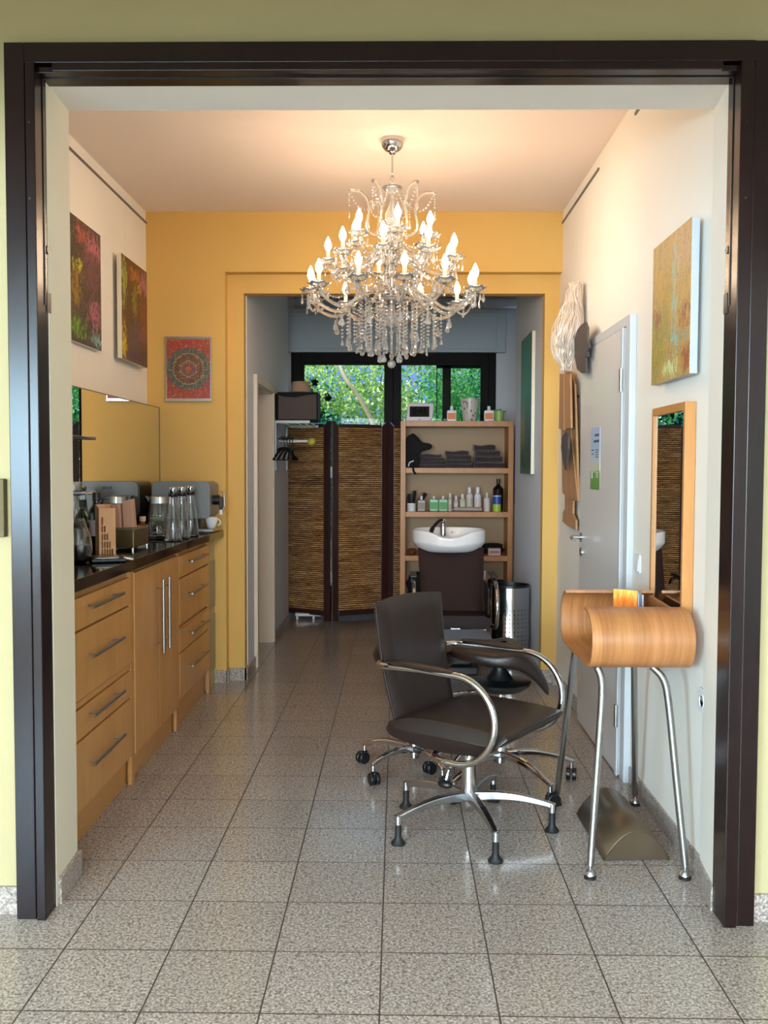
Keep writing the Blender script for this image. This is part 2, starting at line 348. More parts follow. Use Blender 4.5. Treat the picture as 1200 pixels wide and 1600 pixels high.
# middle room
struct('wall_left', MB().box(-1.72, -1.6, YR, 6.0, 0, 3.0), 'white', 'white left wall above the counter')
struct('wall_right', MB().box(1.03, 1.15, YR, 6.1, 0, 3.0), 'white', 'white right wall with the door')
struct('ceiling', MB().box(-1.72, 1.15, YR, 9.1, 3.0, 3.1), 'ceiling', 'white ceiling lit by the chandelier')
# ochre wall, stepped opening
YW = 5.95
yw = MB().box(-1.6, -1.10, YW, 6.06, 0, 3.0).box(-1.10, 1.03, YW, 6.06, 2.625, 3.0)
yw.box(-1.10, -.995, 6.03, 6.12, 0, 2.625).box(.935, 1.03, 6.03, 6.12, 0, 2.625).box(-.995, .935, 6.03, 6.12, 2.505, 2.625)
struct('wall_back', yw, 'yellow', 'ochre yellow wall with a stepped opening')
# passage
pw = MB().box(-1.14, -.99, 6.12, 6.45, 0, 3.0).box(-1.14, -.99, 7.36, 8.42, 0, 3.0).box(-1.14, -.99, 6.45, 7.36, 1.985, 3.0).box(-1.25, -1.14, 6.12, 8.42, 0, 3.0)
struct('wall_passage_left', pw, 'coolwhite', 'white passage wall with the doorway')
struct('wall_passage_right', MB().box(.945, 1.09, 6.12, 7.55, 0, 3.0), 'coolwhite', 'grey white passage wall right of the wash chair')
struct('wall_garden', MB().box(-1.9, -1.03, 9.0, 9.15, 0, 3.0).box(.935, 1.9, 9.0, 9.15, 0, 3.0).box(-1.03, .935, 9.0, 9.15, 2.49, 3.0), 'coolwhite', 'blue white wall around the garden window')
struct('wall_garden_left', MB().box(-1.9, -1.8, 8.42, 9.0, 0, 3.0).box(-1.8, -1.14, 8.32, 8.42, 0, 3.0), 'coolwhite')
struct('wall_garden_right', MB().box(1.8, 1.9, 7.55, 9.0, 0, 3.0).box(1.09, 1.8, 7.45, 7.55, 0, 3.0), 'coolwhite')
struct('ceiling_garden_room', MB().box(-1.9, 1.9, 7.45, 9.15, 3.1, 3.15), 'coolwhite')
# skirting of granite
struct('baseboard_left', MB().hexa([(-1.115, 2.885, 0), (-1.062, 2.885, 0), (-1.073, YR+.05, 0), (-1.115, YR+.05, 0)], [(-1.115, 2.885, .085), (-1.062, 2.885, .085), (-1.073, YR+.05, .085), (-1.115, YR+.05, .085)]).box(-1.2, -1.073, YR+.04, YR+.05, 0, .085), 'granite', 'granite skirting at the left reveal', bevel=.002)
struct('baseboard_right', MB().box(1.02, 1.03, YR, 4.06, 0, .08).box(1.02, 1.03, 5.13, YW, 0, .08).hexa([(.988, 2.885, 0), (1.03, 2.885, 0), (1.04, YR+.01, 0), (1.013, YR+.01, 0)], [(.988, 2.885, .08), (1.03, 2.885, .08), (1.04, YR+.01, .08), (1.013, YR+.01, .08)]), 'granite', 'granite skirting along the right wall')
struct('baseboard_back', MB().box(-1.2, -1.095, YW-.012, YW, 0, .08).box(-1.10, -1.088, YW-.012, 6.03, 0, .08).box(-1.10, -.983, 6.018, 6.03, 0, .08).box(-.995, -.978, 6.018, 6.40, 0, .08).box(1.0, 1.03, YW-.012, YW, 0, .08).box(.925, 1.03, 6.018, 6.03, 0, .08), 'granite', 'granite skirting around the ochre pier')
struct('baseboard_passage', MB().box(-.99, -.98, 7.40, 8.42, 0, .07).box(.935, .945, 6.12, 7.55, 0, .07), 'granite', 'granite skirting in the passage')
struct('baseboard_front', MB().box(-3.4, -1.165, YF-.012, YF, 0, .085).box(1.09, 3.4, YF-.012, YF, 0, .085), 'granite', 'blue grey granite skirting under the green wall')
# dark wooden surround of the sliding door (one structure with its mouldings)
t1 = MB()
Y0 = 2.785
t1.box(-1.165, -1.105, Y0, YF+.02, 0, 2.635).box(-1.1, -1.072, Y0-.008, 2.80, 0, 2.575)           # left architrave, two boards
t1.box(1.035, 1.088, Y0+.004, YF+.02, 0, 2.635).box(.992, 1.03, Y0-.008, 2.80, 0, 2.575)
t1.box(-1.105, 1.035, Y0, YF+.02, 2.575, 2.635)
t1.box(-1.02, .94, Y0-.008, 2.80, 2.548, 2.572)
f1 = struct('trim_1', t1, 'frame', 'dark mahogany surround of the wide sliding door opening', bevel=.0025)
t2 = MB().box(-1.11, -1.074, 2.79, 2.90, 0, 2.565).box(.994, 1.04, 2.79, 2.89, 0, 2.565).box(-1.11, 1.04, 2.80, 2.90, 2.552, 2.57)
jb = t2.build('jamb', 'frame', f1, bevel=.002)
t3 = MB().box(-1.0745, -1.071, 2.84, 2.848, 1.88, 2.55).box(.991, .9945, 2.84, 2.848, 1.88, 2.55).box(-1.07, .99, 2.835, 2.842, 2.549, 2.553).box(-1.075, -1.0705, 2.855, 2.885, 1.86, 1.92).box(.9905, .995, 2.855, 2.885, 1.86, 1.92)
t3.cyl((-1.074, 2.868, 2.05), (-1.070, 2.868, 2.05), .012).cyl((.994, 2.868, 2.05), (.990, 2.868, 2.05), .012)
for z in (2.18, 2.40): t3.cyl((-1.09, Y0-.009, z), (-1.09, Y0-.0085+.004, z), .004).cyl((1.012, Y0-.009, z), (1.012, Y0-.0085+.004, z), .004)
t3.build('slot', 'black', f1)
# picture rails
struct('trim_2', MB().box(-1.6, -1.592, YR+.04, YW, 2.925, 2.936), 'lead', 'thin picture rail on the left wall')
struct('trim_3', MB().box(1.022, 1.03, 4.89, YW, 2.925, 2.936).box(1.022, 1.03, 3.4, 4.15, 2.925, 2.936), 'lead', 'thin picture rail on the right wall')
struct('trim_4', MB().box(-1.5995, -1.599, 5.50, 5.5008, 2.6, 2.93), 'offwhite', 'hanging wires of the left canvases')

# garden window
wn_ = MB()
X0, X1, ZT = -1.03, .935, 2.49
wn_.box(X0, X0+.10, 8.99, 9.09, 0, ZT).box(X1-.07, X1, 8.99, 9.09, 0, ZT).box(X0+.10, X1-.07, 8.99, 9.09, ZT-.09, ZT).box(X0+.10, X1-.07, 8.99, 9.09, 0, .05)
w1 = struct('window_1', wn_, 'windark', 'dark framed garden window doors', bevel=.003)
for nm, a, b in (('sash', -.93, -.05), ('sash', -.05, .865)):
    sx = MB(); w_ = .085 if b < 0 else .08
    l_ = w_*.35 if b < 0 else w_
    sx.box(a, a+l_, 8.972, 8.99, .05, ZT-.09).box(b-w_, b, 8.972, 8.99, .05, ZT-.09).box(a+l_, b-w_, 8.972, 8.99, ZT-.118, ZT-.09).box(a+l_, b-w_, 8.972, 8.99, .05, .25)
    s_ = sx.build(nm, 'windark', w1, bevel=.003)
    MB().box(a+.02, b-.05, 9.0, 9.006, .2, ZT-.1).build('pane', 'pane', s_)
    hx = (b-.035) if b < 0 else (a+.045)
    MB().cyl((hx, 8.975, 1.79), (hx, 8.93, 1.79), .009).bar([(hx, 8.93, 1.80), (hx, 8.925, 1.70), (hx, 8.925, 1.68)], .016, .012, (0, 1, 0)).build('handle', 'chrome', s_)
struct('window_2', MB().box(.37, .378, 9.10, 9.14, 0, 2.4).box(.43, .51, 9.10, 9.15, 0, 2.4).box(.37, .935, 9.10, 9.15, 2.36, 2.42), 'windark', 'dark outer sash bars seen through the right garden pane')
rb = MB().box(-1.135, 1.02, 8.93, 9.0, 2.49, 2.865)
r1 = struct('trim_5', rb, 'roller', 'grey blue roller shutter box over the garden window', bevel=.004)
MB().box(-1.05, .93, 8.922, 8.93, 2.52, 2.83).build('panel', 'roller', r1, bevel=.003)
struct('trim_6', MB().box(-.99, 1.18, 8.88, 8.93, 2.895, 2.915).box(-.99, 1.18, 8.86, 8.90, 2.985, 2.998), 'alu', 'bright curtain rail above the roller shutter box')

# right door
dr = MB().box(1.0, 1.03, 4.075, 4.15, 0, 2.06).box(1.0, 1.03, 4.15, 5.13, 2.015, 2.06)
d1 = struct('door_1', dr, 'doorframe', 'white flush door in the right wall', bevel=.004)
MB().box(.992, 1.012, 4.165, 5.10, .008, 2.01).build('leaf', 'doorwhite', d1, bevel=.002)
MB().box(.985, .992, 4.150, 4.185, .008, 2.01).build('leaf_edge', 'doorframe', d1, bevel=.001)
for z in (.28, 1.78): MB().cyl((.984, 4.158, z-.05), (.984, 4.158, z+.05), .010).build('hinge', 'steel', d1)
hd = MB().cyl((.992, 5.03, 1.02), (.986, 5.03, 1.02), .026, n=24).tube(smoothpath([(.988, 5.03, 1.02), (.945, 5.03, 1.02), (.935, 5.02, 1.02), (.93, 4.98, 1.018), (.928, 4.91, 1.014)], 4), .010)
hd.build('handle', 'chrome', d1)
MB().cyl((.992, 5.03, .94), (.985, 5.03, .94), .024, n=24).build('escutcheon', 'chrome', d1)
# left passage doorway
dl = MB().box(-.995, -.965, 6.40, 6.46, 0, 2.03).box(-.995, -.975, 7.355, 7.40, 0, 2.03).box(-.995, -.975, 6.46, 7.355, 1.975, 2.03)
d2 = struct('door_2', dl, 'beige', 'beige doorway in the left passage wall', bevel=.004)
MB().box(-1.14, -.99, 7.345, 7.36, 0, 1.985).box(-1.14, -.99, 6.45, 7.36, 1.965, 1.985).build('jamb', 'beige', d2)
MB().box(-1.14, -1.12, 6.46, 7.345, .01, 1.97).build('leaf', 'beige', d2)

# ================================================================ GARDEN (seen through the window)
def leafmat(name, c1, c2):
    n = N(name); nz = n.noise(n.coord(), 5, 3); c = n.ramp(nz.outputs[0], [(.35, lin(c1)), (.65, lin(c2))])
    d = n.n('ShaderNodeBsdfDiffuse', {0: c}); t = n.n('ShaderNodeBsdfTranslucent', {0: c})
    mx = n.n('ShaderNodeMixShader', {0: .45, 1: d.outputs[0], 2: t.outputs[0]}); n.t.links.new(mx.outputs[0], n.o.inputs[0]); return n.m
M['leaf1'] = leafmat('light_leaves', (120, 164, 70), (206, 222, 150)); M['leaf2'] = leafmat('mid_leaves', (40, 112, 66), (108, 178, 100)); M['leaf3'] = leafmat('dark_leaves', (16, 70, 64), (50, 120, 100))
M['bark'] = simple('pale_bark', (150, 138, 112), .8, 0, .6, 40, .2)
gm = N('garden_soil'); gm.p(base=gm.ramp(gm.noise(gm.coord(), 4, 6).outputs[0], [(.3, lin((50, 80, 50))), (.7, lin((110, 120, 90)))]), rough=.9); M['soil'] = gm.m
struct('ground', MB().box(-14, 14, 9.15, 30, -.25, -.12), 'soil', 'garden ground outside the window')
def leaves(blobs, n, size, seed):
    rnd = random.Random(seed); mb = MB()
    for i in range(n):
        c, r = blobs[rnd.randrange(len(blobs))]
        while True:
            d = Vector((rnd.uniform(-1, 1), rnd.uniform(-1, 1), rnd.uniform(-1, 1)))
            if d.length < 1: break
        p = Vector(c)+Vector((d.x*r[0], d.y*r[1], d.z*r[2]))
        q = Matrix.Rotation(rnd.uniform(0, 6.28), 4, 'Z') @ Matrix.Rotation(rnd.uniform(-1.1, 1.1), 4, 'X'); s = size*rnd.uniform(.6, 1.3)
        m = Matrix.Translation(p) @ q
        mb.add([(0, -s, 0), (s*.5, 0, s*.12), (0, s, 0), (-s*.5, 0, s*.12)], [(0, 1, 2), (0, 2, 3)], False, m)
    return mb
def plant(name, label, loc, blobs, n, size, mat, seed, trunk=None, group=None):
    t = thing(name, label, 'tree' if trunk else 'shrub', loc, 0, group)
    fo = leaves(blobs, n, size, seed).build('foliage', mat, t); fo['kind'] = 'stuff'
    if trunk: MB().tube(smoothpath(trunk, 4), [.034-.016*i/(4*(len(trunk)-1)) for i in range(4*(len(trunk)-1)+1)], 8).build('trunk', 'bark', t)
plant('leaning_tree', 'light green tree with pale leaning trunk behind the left garden pane', (.12, 10.4, -.12),
      [((-.6, 12.3, 3.1), (1.2, .7, .7)), ((-1.0, 12.2, 2.5), (.9, .6, .5)), ((.1, 12.8, 2.7), (.9, .6, .6)), ((-.3, 12.2, 2.2), (.6, .5, .3))], 5200, .036, 'leaf1', 1,
      [(.12, 10.4, -.12), (-.02, 10.4, 1.2), (-.26, 10.4, 1.84), (-.44, 10.4, 2.18), (-.62, 10.45, 2.45), (-.85, 10.9, 3.1)])
plant('garden_shrub', 'dark green dense shrub low behind the left garden pane', (-.6, 11.2, -.12), [((-.8, 11.3, 1.4), (.9, .6, .6)), ((-.2, 11.5, 1.35), (.5, .5, .5))], 5200, .034, 'leaf3', 2)
plant('garden_shrub', 'mid green tall shrub behind the right garden pane', (.6, 11.5, -.12), [((.75, 11.4, 1.6), (.8, .6, .9)), ((.9, 11.2, 2.5), (.7, .5, .6)), ((.6, 11.8, 1.9), (.3, .5, .9))], 6500, .032, 'leaf2', 3)
plant('garden_tree', 'broad bushy tree far behind the leaning tree', (0, 16, -.12), [((-1.6, 16, 2.6), (1.5, 1, 1.3)), ((.6, 16.3, 2.8), (1.5, 1, 1.4)), ((-.4, 16, 1.2), (2.4, 1, .9)), ((2.2, 16, 2.2), (1.2, 1, 1.6))], 9000, .06, 'leaf2', 4, [(0, 16, -.12), (.05, 16, 1.5), (.1, 16, 2.6)])
plant('hedge', 'dark hedge closing the back of the garden', (0, 20, -.12), [((0, 20, 1.4), (6, .8, 1.9)), ((3.2, 20, 2.6), (2.6, .8, 1.3)), ((-3.4, 20, 2.5), (2.2, .8, 1.2))], 16000, .10, 'leaf3', 5)
hs = thing('neighbour_house', 'pale blue house partly hidden by the garden trees', 'house', (-1.2, 26, -.12))
MB().box(-5, 3, 26, 30, -.12, 5.2).build('wall', simple('pale_blue_render', (110, 140, 185), .8), hs)
for a in (-3.2, -1.4, .6): MB().box(a, a+.9, 25.97, 26.0, 2.6, 4.0).build('window', simple('blue_window', (84, 120, 190), .2), hs)
MB().prism([(-5.3, 5.2), (3.3, 5.2), (-1, 6.6)], 25.8, 30.2, 'y').build('roof', simple('grey_roof', (120, 110, 108), .8), hs)

# ================================================================ KITCHEN COUNTER
XC = -1.155
def handle_h(parent, z, y0, y1):
    MB().cyl((-1.122, y0, z), (-1.122, y1, z), .0065, n=12).cyl((XC, y0+.045, z), (-1.122, y0+.045, z), .0035, n=8).cyl((XC, y1-.045, z), (-1.122, y1-.045, z), .0035, n=8).build('handle', 'steel', parent)
def drawer_unit(y0, y1, name, label, hy, splits, stile_far=True):
    t = thing(name, label, 'cabinet', (-1.37, (y0+y1)/2, 0), 0, 'maple base cabinets under the worktop')
    c = MB().box(-1.59, XC-.02, y0, y1, .12, .935)
    c.box(XC-.02, XC-.002, y1-.045, y1, 0, .935).box(XC-.02, XC-.002, y0, y0+.012, .12, .935)
    c.box(XC-.02, XC-.004, y0+.012, y1-.045, .512, .535)
    c.build('body', 'maple_top', t, bevel=.0015)
    MB().box(XC-.045, XC-.028, y0, y1-.045, 0, .118).build('plinth', 'maple_top', t, bevel=.001)
    for (z0, z1) in splits:
        d = MB().box(XC-.019, XC, y0+.015, y1-.05, z0+.002, z1-.002).build('drawer', 'maple', t, bevel=.0015)
        handle_h(d, z0+(z1-z0)*(.64 if z1-z0 < .14 else .60), hy[0], hy[1])
    return t
drawer_unit(3.18, 4.045, 'drawer_cabinet', 'maple four-drawer cabinet at the near end beside the left reveal', (3.40, 3.79), [(.795, .915), (.537, .79), (.393, .507), (.128, .388)])
drawer_unit(4.885, 5.71, 'drawer_cabinet', 'maple four-drawer cabinet at the far end by the ochre wall', (5.06, 5.49), [(.802, .918), (.55, .797), (.403, .525), (.15, .398)])
t = thing('double_door_cabinet', 'maple cabinet with two tall bar handles between the drawer cabinets', 'cabinet', (-1.37, 4.46, 0), 0, 'maple base cabinets under the worktop')
MB().box(-1.59, XC-.02, 4.047, 4.883, .12, .935).box(XC-.02, XC-.004, 4.83, 4.883, 0, .115).box(XC-.02, XC-.004, 4.047, 4.056, .12, .935).build('body', 'maple_top', t, bevel=.0015)
MB().box(XC-.045, XC-.028, 4.047, 4.83, 0, .118).build('plinth', 'maple_top', t)
for a, b, hy in ((4.058, 4.4795, 4.425), (4.4815, 4.878, 4.54)):
    d = MB().box(XC-.019, XC, a, b, .122, .925).build('door', 'maple', t, bevel=.0015)
    MB().cyl((-1.120, hy, .50), (-1.120, hy, .852), .0075, n=12).cyl((XC, hy, .545), (-1.12, hy, .545), .0035, n=8).cyl((XC, hy, .81), (-1.12, hy, .81), .0035, n=8).build('handle', 'steel', d)
t = thing('end_panel', 'whitewashed narrow panel between last drawer cabinet and ochre wall', 'panel', (-1.3, 5.83, 0))
MB().box(-1.59, -1.175, 5.715, 5.945, 0, .935).build('board', simple('whitewashed_board', (196, 180, 140), .7, 0, .4, 30, .12), t, bevel=.002)
MB().box(-1.175, -1.168, 5.735, 5.93, .10, .46).box(-1.175, -1.168, 5.735, 5.93, .50, .80).build('moulding', simple('whitewashed_moulding', (170, 160, 130), .7, 0, .4, 30, .12), t, bevel=.002)
tag(MB().prism([(-1.598, 3.105), (-1.135, 3.105), (-1.137, 5.0), (-1.112, 5.93), (-1.13, 5.945), (-1.598, 5.945)], .945, .99, 'z').build('worktop', 'worktop', bevel=.003, origin=(-1.36, 4.5, .945)), 'dark polished stone worktop over the maple cabinets', 'worktop')
ck = tag(MB().ball((-1.15, 3.245, .458), .013, 10, (.8, 1.6, .7)).build('child_lock', 'whitep', origin=(-1.15, 3.245, .458)), 'small white plug stuck on the near cabinet drawer edge', 'plug')
ZC = .99
# wall mirror over the counter
t = thing('wall_mirror', 'large frameless mirror panel leaning above the dark worktop', 'mirror', (-1.56, 4.6, ZC))
MB().box(-1.595, -1.526, 3.2, 5.94, ZC+.001, 1.762).build('backing_box', 'alu', t)
MB().box(-1.526, -1.522, 3.2, 5.938, ZC+.001, 1.764).build('glass_panel', 'mirror', t)
MB().box(-1.596, -1.520, 3.2, 5.94, 1.7645, 1.769).box(-1.528, -1.519, 5.938, 5.944, ZC+.001, 1.7645).build('edge_trim', simple('dull_mirror_trim', (120, 110, 90), .5), t)
# espresso machine
t = thing('espresso_machine', 'grey metal espresso machine on the far end of the worktop', 'coffee machine', (-1.30, 5.72, ZC))
MB().prism(rrect(-1.485, -1.135, 1.085, 1.302, .03), 5.60, 5.88, 'y').build('body', 'greysteel', t, bevel=.004)
MB().prism(rrect(-1.48, -1.13, 1.08, 1.304, .03), 5.590, 5.60, 'y').build('side_panel', simple('grey_blue_panel', (118, 124, 126), .42), t, bevel=.003)
MB().box(-1.47, -1.19, 5.61, 5.87, 1.005, 1.085).build('base', 'black', t, bevel=.004)
MB().box(-1.49, -1.115, 5.60, 5.88, ZC+.008, 1.018).build('drip_tray', 'steel', t, bevel=.004)
MB().box(-1.47, -1.14, 5.62, 5.86, ZC, ZC+.008).build('feet_plate', 'black', t)
sp = MB()
for i in range(5): sp.box(-1.20+i*.012-.12, -1.194+i*.012-.12, 5.587, 5.59, 1.255, 1.272)
sp.build('vent', 'black', t)
hd = MB().cyl((-1.135, 5.70, 1.19), (-1.09, 5.70, 1.19), .03, n=20).build('brew_head', 'black', t)
MB().bar([(-1.085, 5.70, 1.21), (-1.082, 5.70, 1.13)], .028, .022, (1, 0, 0)).build('brew_lever', 'black', t, bevel=.004)
MB().bar([(-1.085, 5.70, 1.245), (-1.066, 5.70, 1.235), (-1.062, 5.70, 1.15), (-1.072, 5.70, 1.125)], .03, .008, (1, 0, 0)).build('chrome_grip', 'chrome', t, bevel=.002)
MB().cyl((-1.085, 5.70, 1.135), (-1.085, 5.70, 1.10), .01, n=12).build('spout', 'whitep', t)
cp = thing('coffee_cup', 'small white cup under the espresso spout', 'cup', (-1.085, 5.70, 1.018))
cw = MB().lathe([(.018, 0), (.024, .004), (.036, .045), (.040, .068), (.037, .068), (.032, .045), (.02, .010), (.001, .008)], 24, Matrix.Translation((-1.135, 5.655, 1.018)))
cp.location = (-1.135, 5.655, 1.018); cp['_w'] = (-1.135, 5.655, 1.018); cw.build('bowl', 'ceramic', cp)
MB().tube([(-1.098+.018*sin(R(a)), 5.655, 1.055+.018*cos(R(a))) for a in range(0, 181, 20)], .004, 8).build('handle', 'ceramic', cp)
# electric glass kettle
kx, ky = -1.40, 5.47
t = thing('glass_kettle', 'glass kettle with steel rim beside the espresso machine', 'kettle', (kx, ky, ZC))
T_ = Matrix.Translation((kx, ky, ZC))
MB().lathe([(.075, 0), (.078, .02), (.076, .03)], 28, T_).build('base', 'black', t)
MB().lathe([(.072, .03), (.074, .06), (.068, .13), (.058, .19), (.055, .19), (.065, .13), (.071, .06), (.069, .035)], 28, T_, cap=False).build('body', 'glass', t)
MB().lathe([(.060, .188), (.059, .225), (.045, .232), (.001, .234)], 28, T_).build('lid', 'steel', t)
MB().prism([(-.055, .222), (-.085, .232), (-.062, .195)], -.02, .02, 'y', T_ @ Matrix.Rotation(R(0), 4, 'Z')).build('spout', 'black', t)
MB().bar([(kx+.055, ky, ZC+.22), (kx+.10, ky, ZC+.215), (kx+.115, ky, ZC+.17), (kx+.105, ky, ZC+.08), (kx+.075, ky, ZC+.05)], .022, .018, (0, 1, 0)).build('handle', 'black', t, bevel=.004)
# three carafes
def carafe(x, y, label):
    c = thing('carafe', label, 'carafe', (x, y, ZC), 0, 'glass carafes with steel stoppers')
    m = Matrix.Translation((x, y, ZC))
    MB().lathe([(.046, .001), (.048, .006), (.040, .09), (.028, .18), (.022, .23), (.024, .245), (.021, .245), (.019, .23), (.025, .18), (.037, .09), (.044, .010), (.001, .010)], 24, m).build('body', 'glass', c)
    MB().lathe([(.023, .238), (.026, .242), (.026, .255), (.022, .258)], 20, m).build('collar', 'black', c)
    MB().lathe([(.022, .258), (.026, .268), (.0265, .288), (.022, .292), (.001, .292)], 20, m).build('stopper', 'chrome', c)
carafe(-1.225, 5.06, 'glass carafe with steel stopper nearest the worktop front, left of the three')
carafe(-1.215, 5.22, 'glass carafe with steel stopper, the middle one of the three')
carafe(-1.205, 5.40, 'glass carafe with steel stopper, rightmost and furthest of the three')
tag(MB().lathe([(.085, 0), (.095, .004), (.096, .012), (.088, .009), (.001, .006)], 28, Matrix.Translation((-1.375, 5.19, ZC))).build('small_tray', 'black', origin=(-1.375, 5.19, ZC)), 'round black tray under the potpourri jar', 'tray')
# potpourri jar and bottle with label
jx, jy, jz = -1.352, 5.215, ZC+.0125
t = thing('potpourri_jar', 'glass jar of dried flowers beside the carafes', 'jar', (jx, jy, jz)); m = Matrix.Translation((jx, jy, jz))
MB().lathe([(.040, 0), (.043, .01), (.043, .075), (.036, .085), (.034, .085), (.0405, .072), (.0405, .012), (.001, .004)], 24, m).build('body', 'glass', t)
MB().lathe([(.040, .086), (.042, .10), (.036, .108), (.001, .112)], 24, m).build('lid', simple('greenish_glass_lid', (120, 136, 120), .15), t)
fl_ = MB(); rr = random.Random(3)
for i in range(60):
    a = rr.uniform(0, 6.28); q = rr.uniform(0, .034); fl_.ball((jx+q*cos(a), jy+q*sin(a), jz+rr.uniform(.010, .066)), .006, 6, (1, 1, .6))
fo = fl_.build('dried_flowers', leafmat('dried_flowers', (150, 90, 50), (206, 160, 90)), t); fo['kind'] = 'stuff'
jx, jy = -1.405, 5.105
t = thing('oil_bottle', 'small square bottle with white label and cream cap before the kettle', 'bottle', (jx, jy, ZC)); m = Matrix.Translation((jx, jy, ZC))
MB().prism(rrect(jx-.028, jx+.028, jy-.02, jy+.02, .006, 3), ZC, ZC+.085, 'z').lathe([(.02, .085), (.012, .092), (.012, .10)], 16, m).build('body', simple('amber_glass', (120, 60, 24), .1), t, bevel=.002)
MB().box(jx-.024, jx+.026, jy-.0215, jy-.0205, ZC+.012, ZC+.068).build('label', 'whitep', t)
MB().cyl((jx, jy, ZC+.10), (jx, jy, ZC+.128), .018, .018, 16).build('cap', simple('cream_cap', (222, 190, 158), .4), t, bevel=.002)
# metal tin box with stir sticks
t = thing('metal_tin', 'brass coloured metal box on small feet left of the carafes', 'box', (-1.33, 4.56, ZC))
MB().box(-1.40, -1.262, 4.43, 4.70, ZC+.012, ZC+.10).build('body', simple('dull_brass', (128, 112, 78), .28, .9), t, bevel=.004)
MB().box(-1.396, -1.266, 4.434, 4.696, ZC+.10, ZC+.104).build('lid', 'steel', t)
for a, b in ((-1.39, 4.44), (-1.27, 4.44), (-1.39, 4.69), (-1.27, 4.69)): MB().cyl((a, b, ZC), (a, b, ZC+.013), .007, n=10).build('foot', 'chrome', t)
for i, (a, w_, h_, lb) in enumerate(((-1.392, .055, .145, 'tall pink brown napkin packet left on the metal box'), (-1.330, .05, .165, 'tall pink brown napkin packet right on the metal box'))):
    o = MB().hexa([(a, 4.47+.02*i, ZC+.105), (a+w_, 4.47+.02*i, ZC+.105), (a+w_, 4.52+.03*i, ZC+.105), (a, 4.52+.03*i, ZC+.105)], [(a-.006, 4.475+.02*i, ZC+h_+.07), (a+w_-.004, 4.475+.02*i, ZC+h_+.08), (a+w_-.004, 4.50+.03*i, ZC+h_+.08), (a-.006, 4.50+.03*i, ZC+h_+.07)]).build('napkin_packet', simple('pink_brown_paper', (196, 150, 124), .6), bevel=.003, origin=(a, 4.5, ZC+.104))
    tag(o, lb, 'napkins', 'napkin packets on the metal box')
# bamboo holder with stepped cut-outs
def cutpanel():
    m = MB(); W_, H_ = .070, .222
    cells = []
    rows = [(.150, .182, 1), (.118, .144, 2), (.084, .110, 3), (.050, .076, 4), (.018, .044, 5)]
    zs = [0]+[q for r in sorted(rows) for q in r[:2]]+[H_]
    for i in range(len(zs)-1):
        z0, z1 = zs[i], zs[i+1]
        k = [r[2] for r in rows if abs(r[0]-z0) < 1e-6 and abs(r[1]-z1) < 1e-6]
        if not k: m.box(0, W_, 0, .006, z0, z1)
        else:
            x = .010; m.box(0, x, 0, .006, z0, z1)
            for j in range(k[0]): m.box(x+.007, x+.0105, 0, .006, z0, z1); x += .0105
            m.box(x, W_, 0, .006, z0, z1)
    return m
t = thing('bamboo_holder', 'bamboo box with stepped rows of cut-outs behind the kitchen scale', 'box', (-1.285, 3.985, ZC), R(28))
cutpanel().build('front_panel', 'bamboo', t)
pm = MB(); pm.prism([(.006, 0), (.09, 0), (.09, .235), (.006, .222)], .066, .070, 'x').prism([(.006, 0), (.09, 0), (.09, .235), (.006, .222)], 0, .004, 'x').box(.004, .066, .006, .09, 0, .006).box(.004, .066, .086, .09, .006, .235)
pm.build('case', 'bamboo', t)
# bottles
def bottle(name, label, x, y, r, h, mat, neck=.42, cap='black', lab=None, z=ZC, cat='bottle', group=None, capr=None):
    t = thing(name, label, cat, (x, y, z), 0, group); m = Matrix.Translation((x, y, z)); nk = r*neck; sh = h*.66
    MB().lathe([(r*.92, 0), (r, .004), (r, sh), (r*.92, sh+h*.05), (nk*1.15, sh+h*.14), (nk, sh+h*.18), (nk, h*.92)], 20, m).build('body', mat, t)
    cr = capr or nk*1.15
    MB().lathe([(cr, h*.86), (cr, h), (.001, h)], 16, m).build('cap', cap, t)
    if lab: MB().lathe([(r*1.015, sh*lab[1]), (r*1.015, sh*lab[2])], 20, m, cap=False).build('label', lab[0], t)
    return t
M['darkglass'] = simple('dark_bottle_glass', (16, 14, 18), .06, 0, coat=.5); M['greenglass'] = simple('dark_green_glass', (14, 54, 30), .08, 0, coat=.5)
M['label'] = simple('pale_paper_label', (222, 208, 204), .6)
bottle('syrup_bottle', 'black bottle with pale pink label left of the bamboo box', -1.355, 4.17, .037, .285, 'darkglass', .4, 'black', ('label', .48, .86))
bottle('green_bottle', 'dark green bottle behind the black syrup bottle', -1.44, 4.24, .036, .25, 'greenglass', .42, 'black', ('label', .2, .8))
t = thing('kitchen_scale', 'flat steel kitchen scale with small display near worktop edge', 'scale', (-1.215, 3.93, ZC), R(22))
MB().box(-.085, .055, -.075, .075, .004, .016).box(-.07, .04, -.06, .06, 0, .004).build('body', 'black', t, bevel=.003)
MB().prism(rrect(-.08, .03, -.07, .07, .02, 4), .016, .022, 'z').build('plate', 'steel', t, bevel=.002)
MB().hexa([(.045, -.05, .012), (.085, -.05, .006), (.085, .05, .006), (.045, .05, .012)], [(.045, -.05, .022), (.085, -.05, .014), (.085, .05, .014), (.045, .05, .022)]).build('display_bezel', 'steel', t, bevel=.001)
MB().hexa([(.052, -.032, .020), (.078, -.032, .0148), (.078, .032, .0148), (.052, .032, .020)], [(.052, -.032, .0215), (.078, -.032, .0163), (.078, .032, .0163), (.052, .032, .0215)]).build('display', simple('olive_lcd', (96, 98, 60), .2), t)
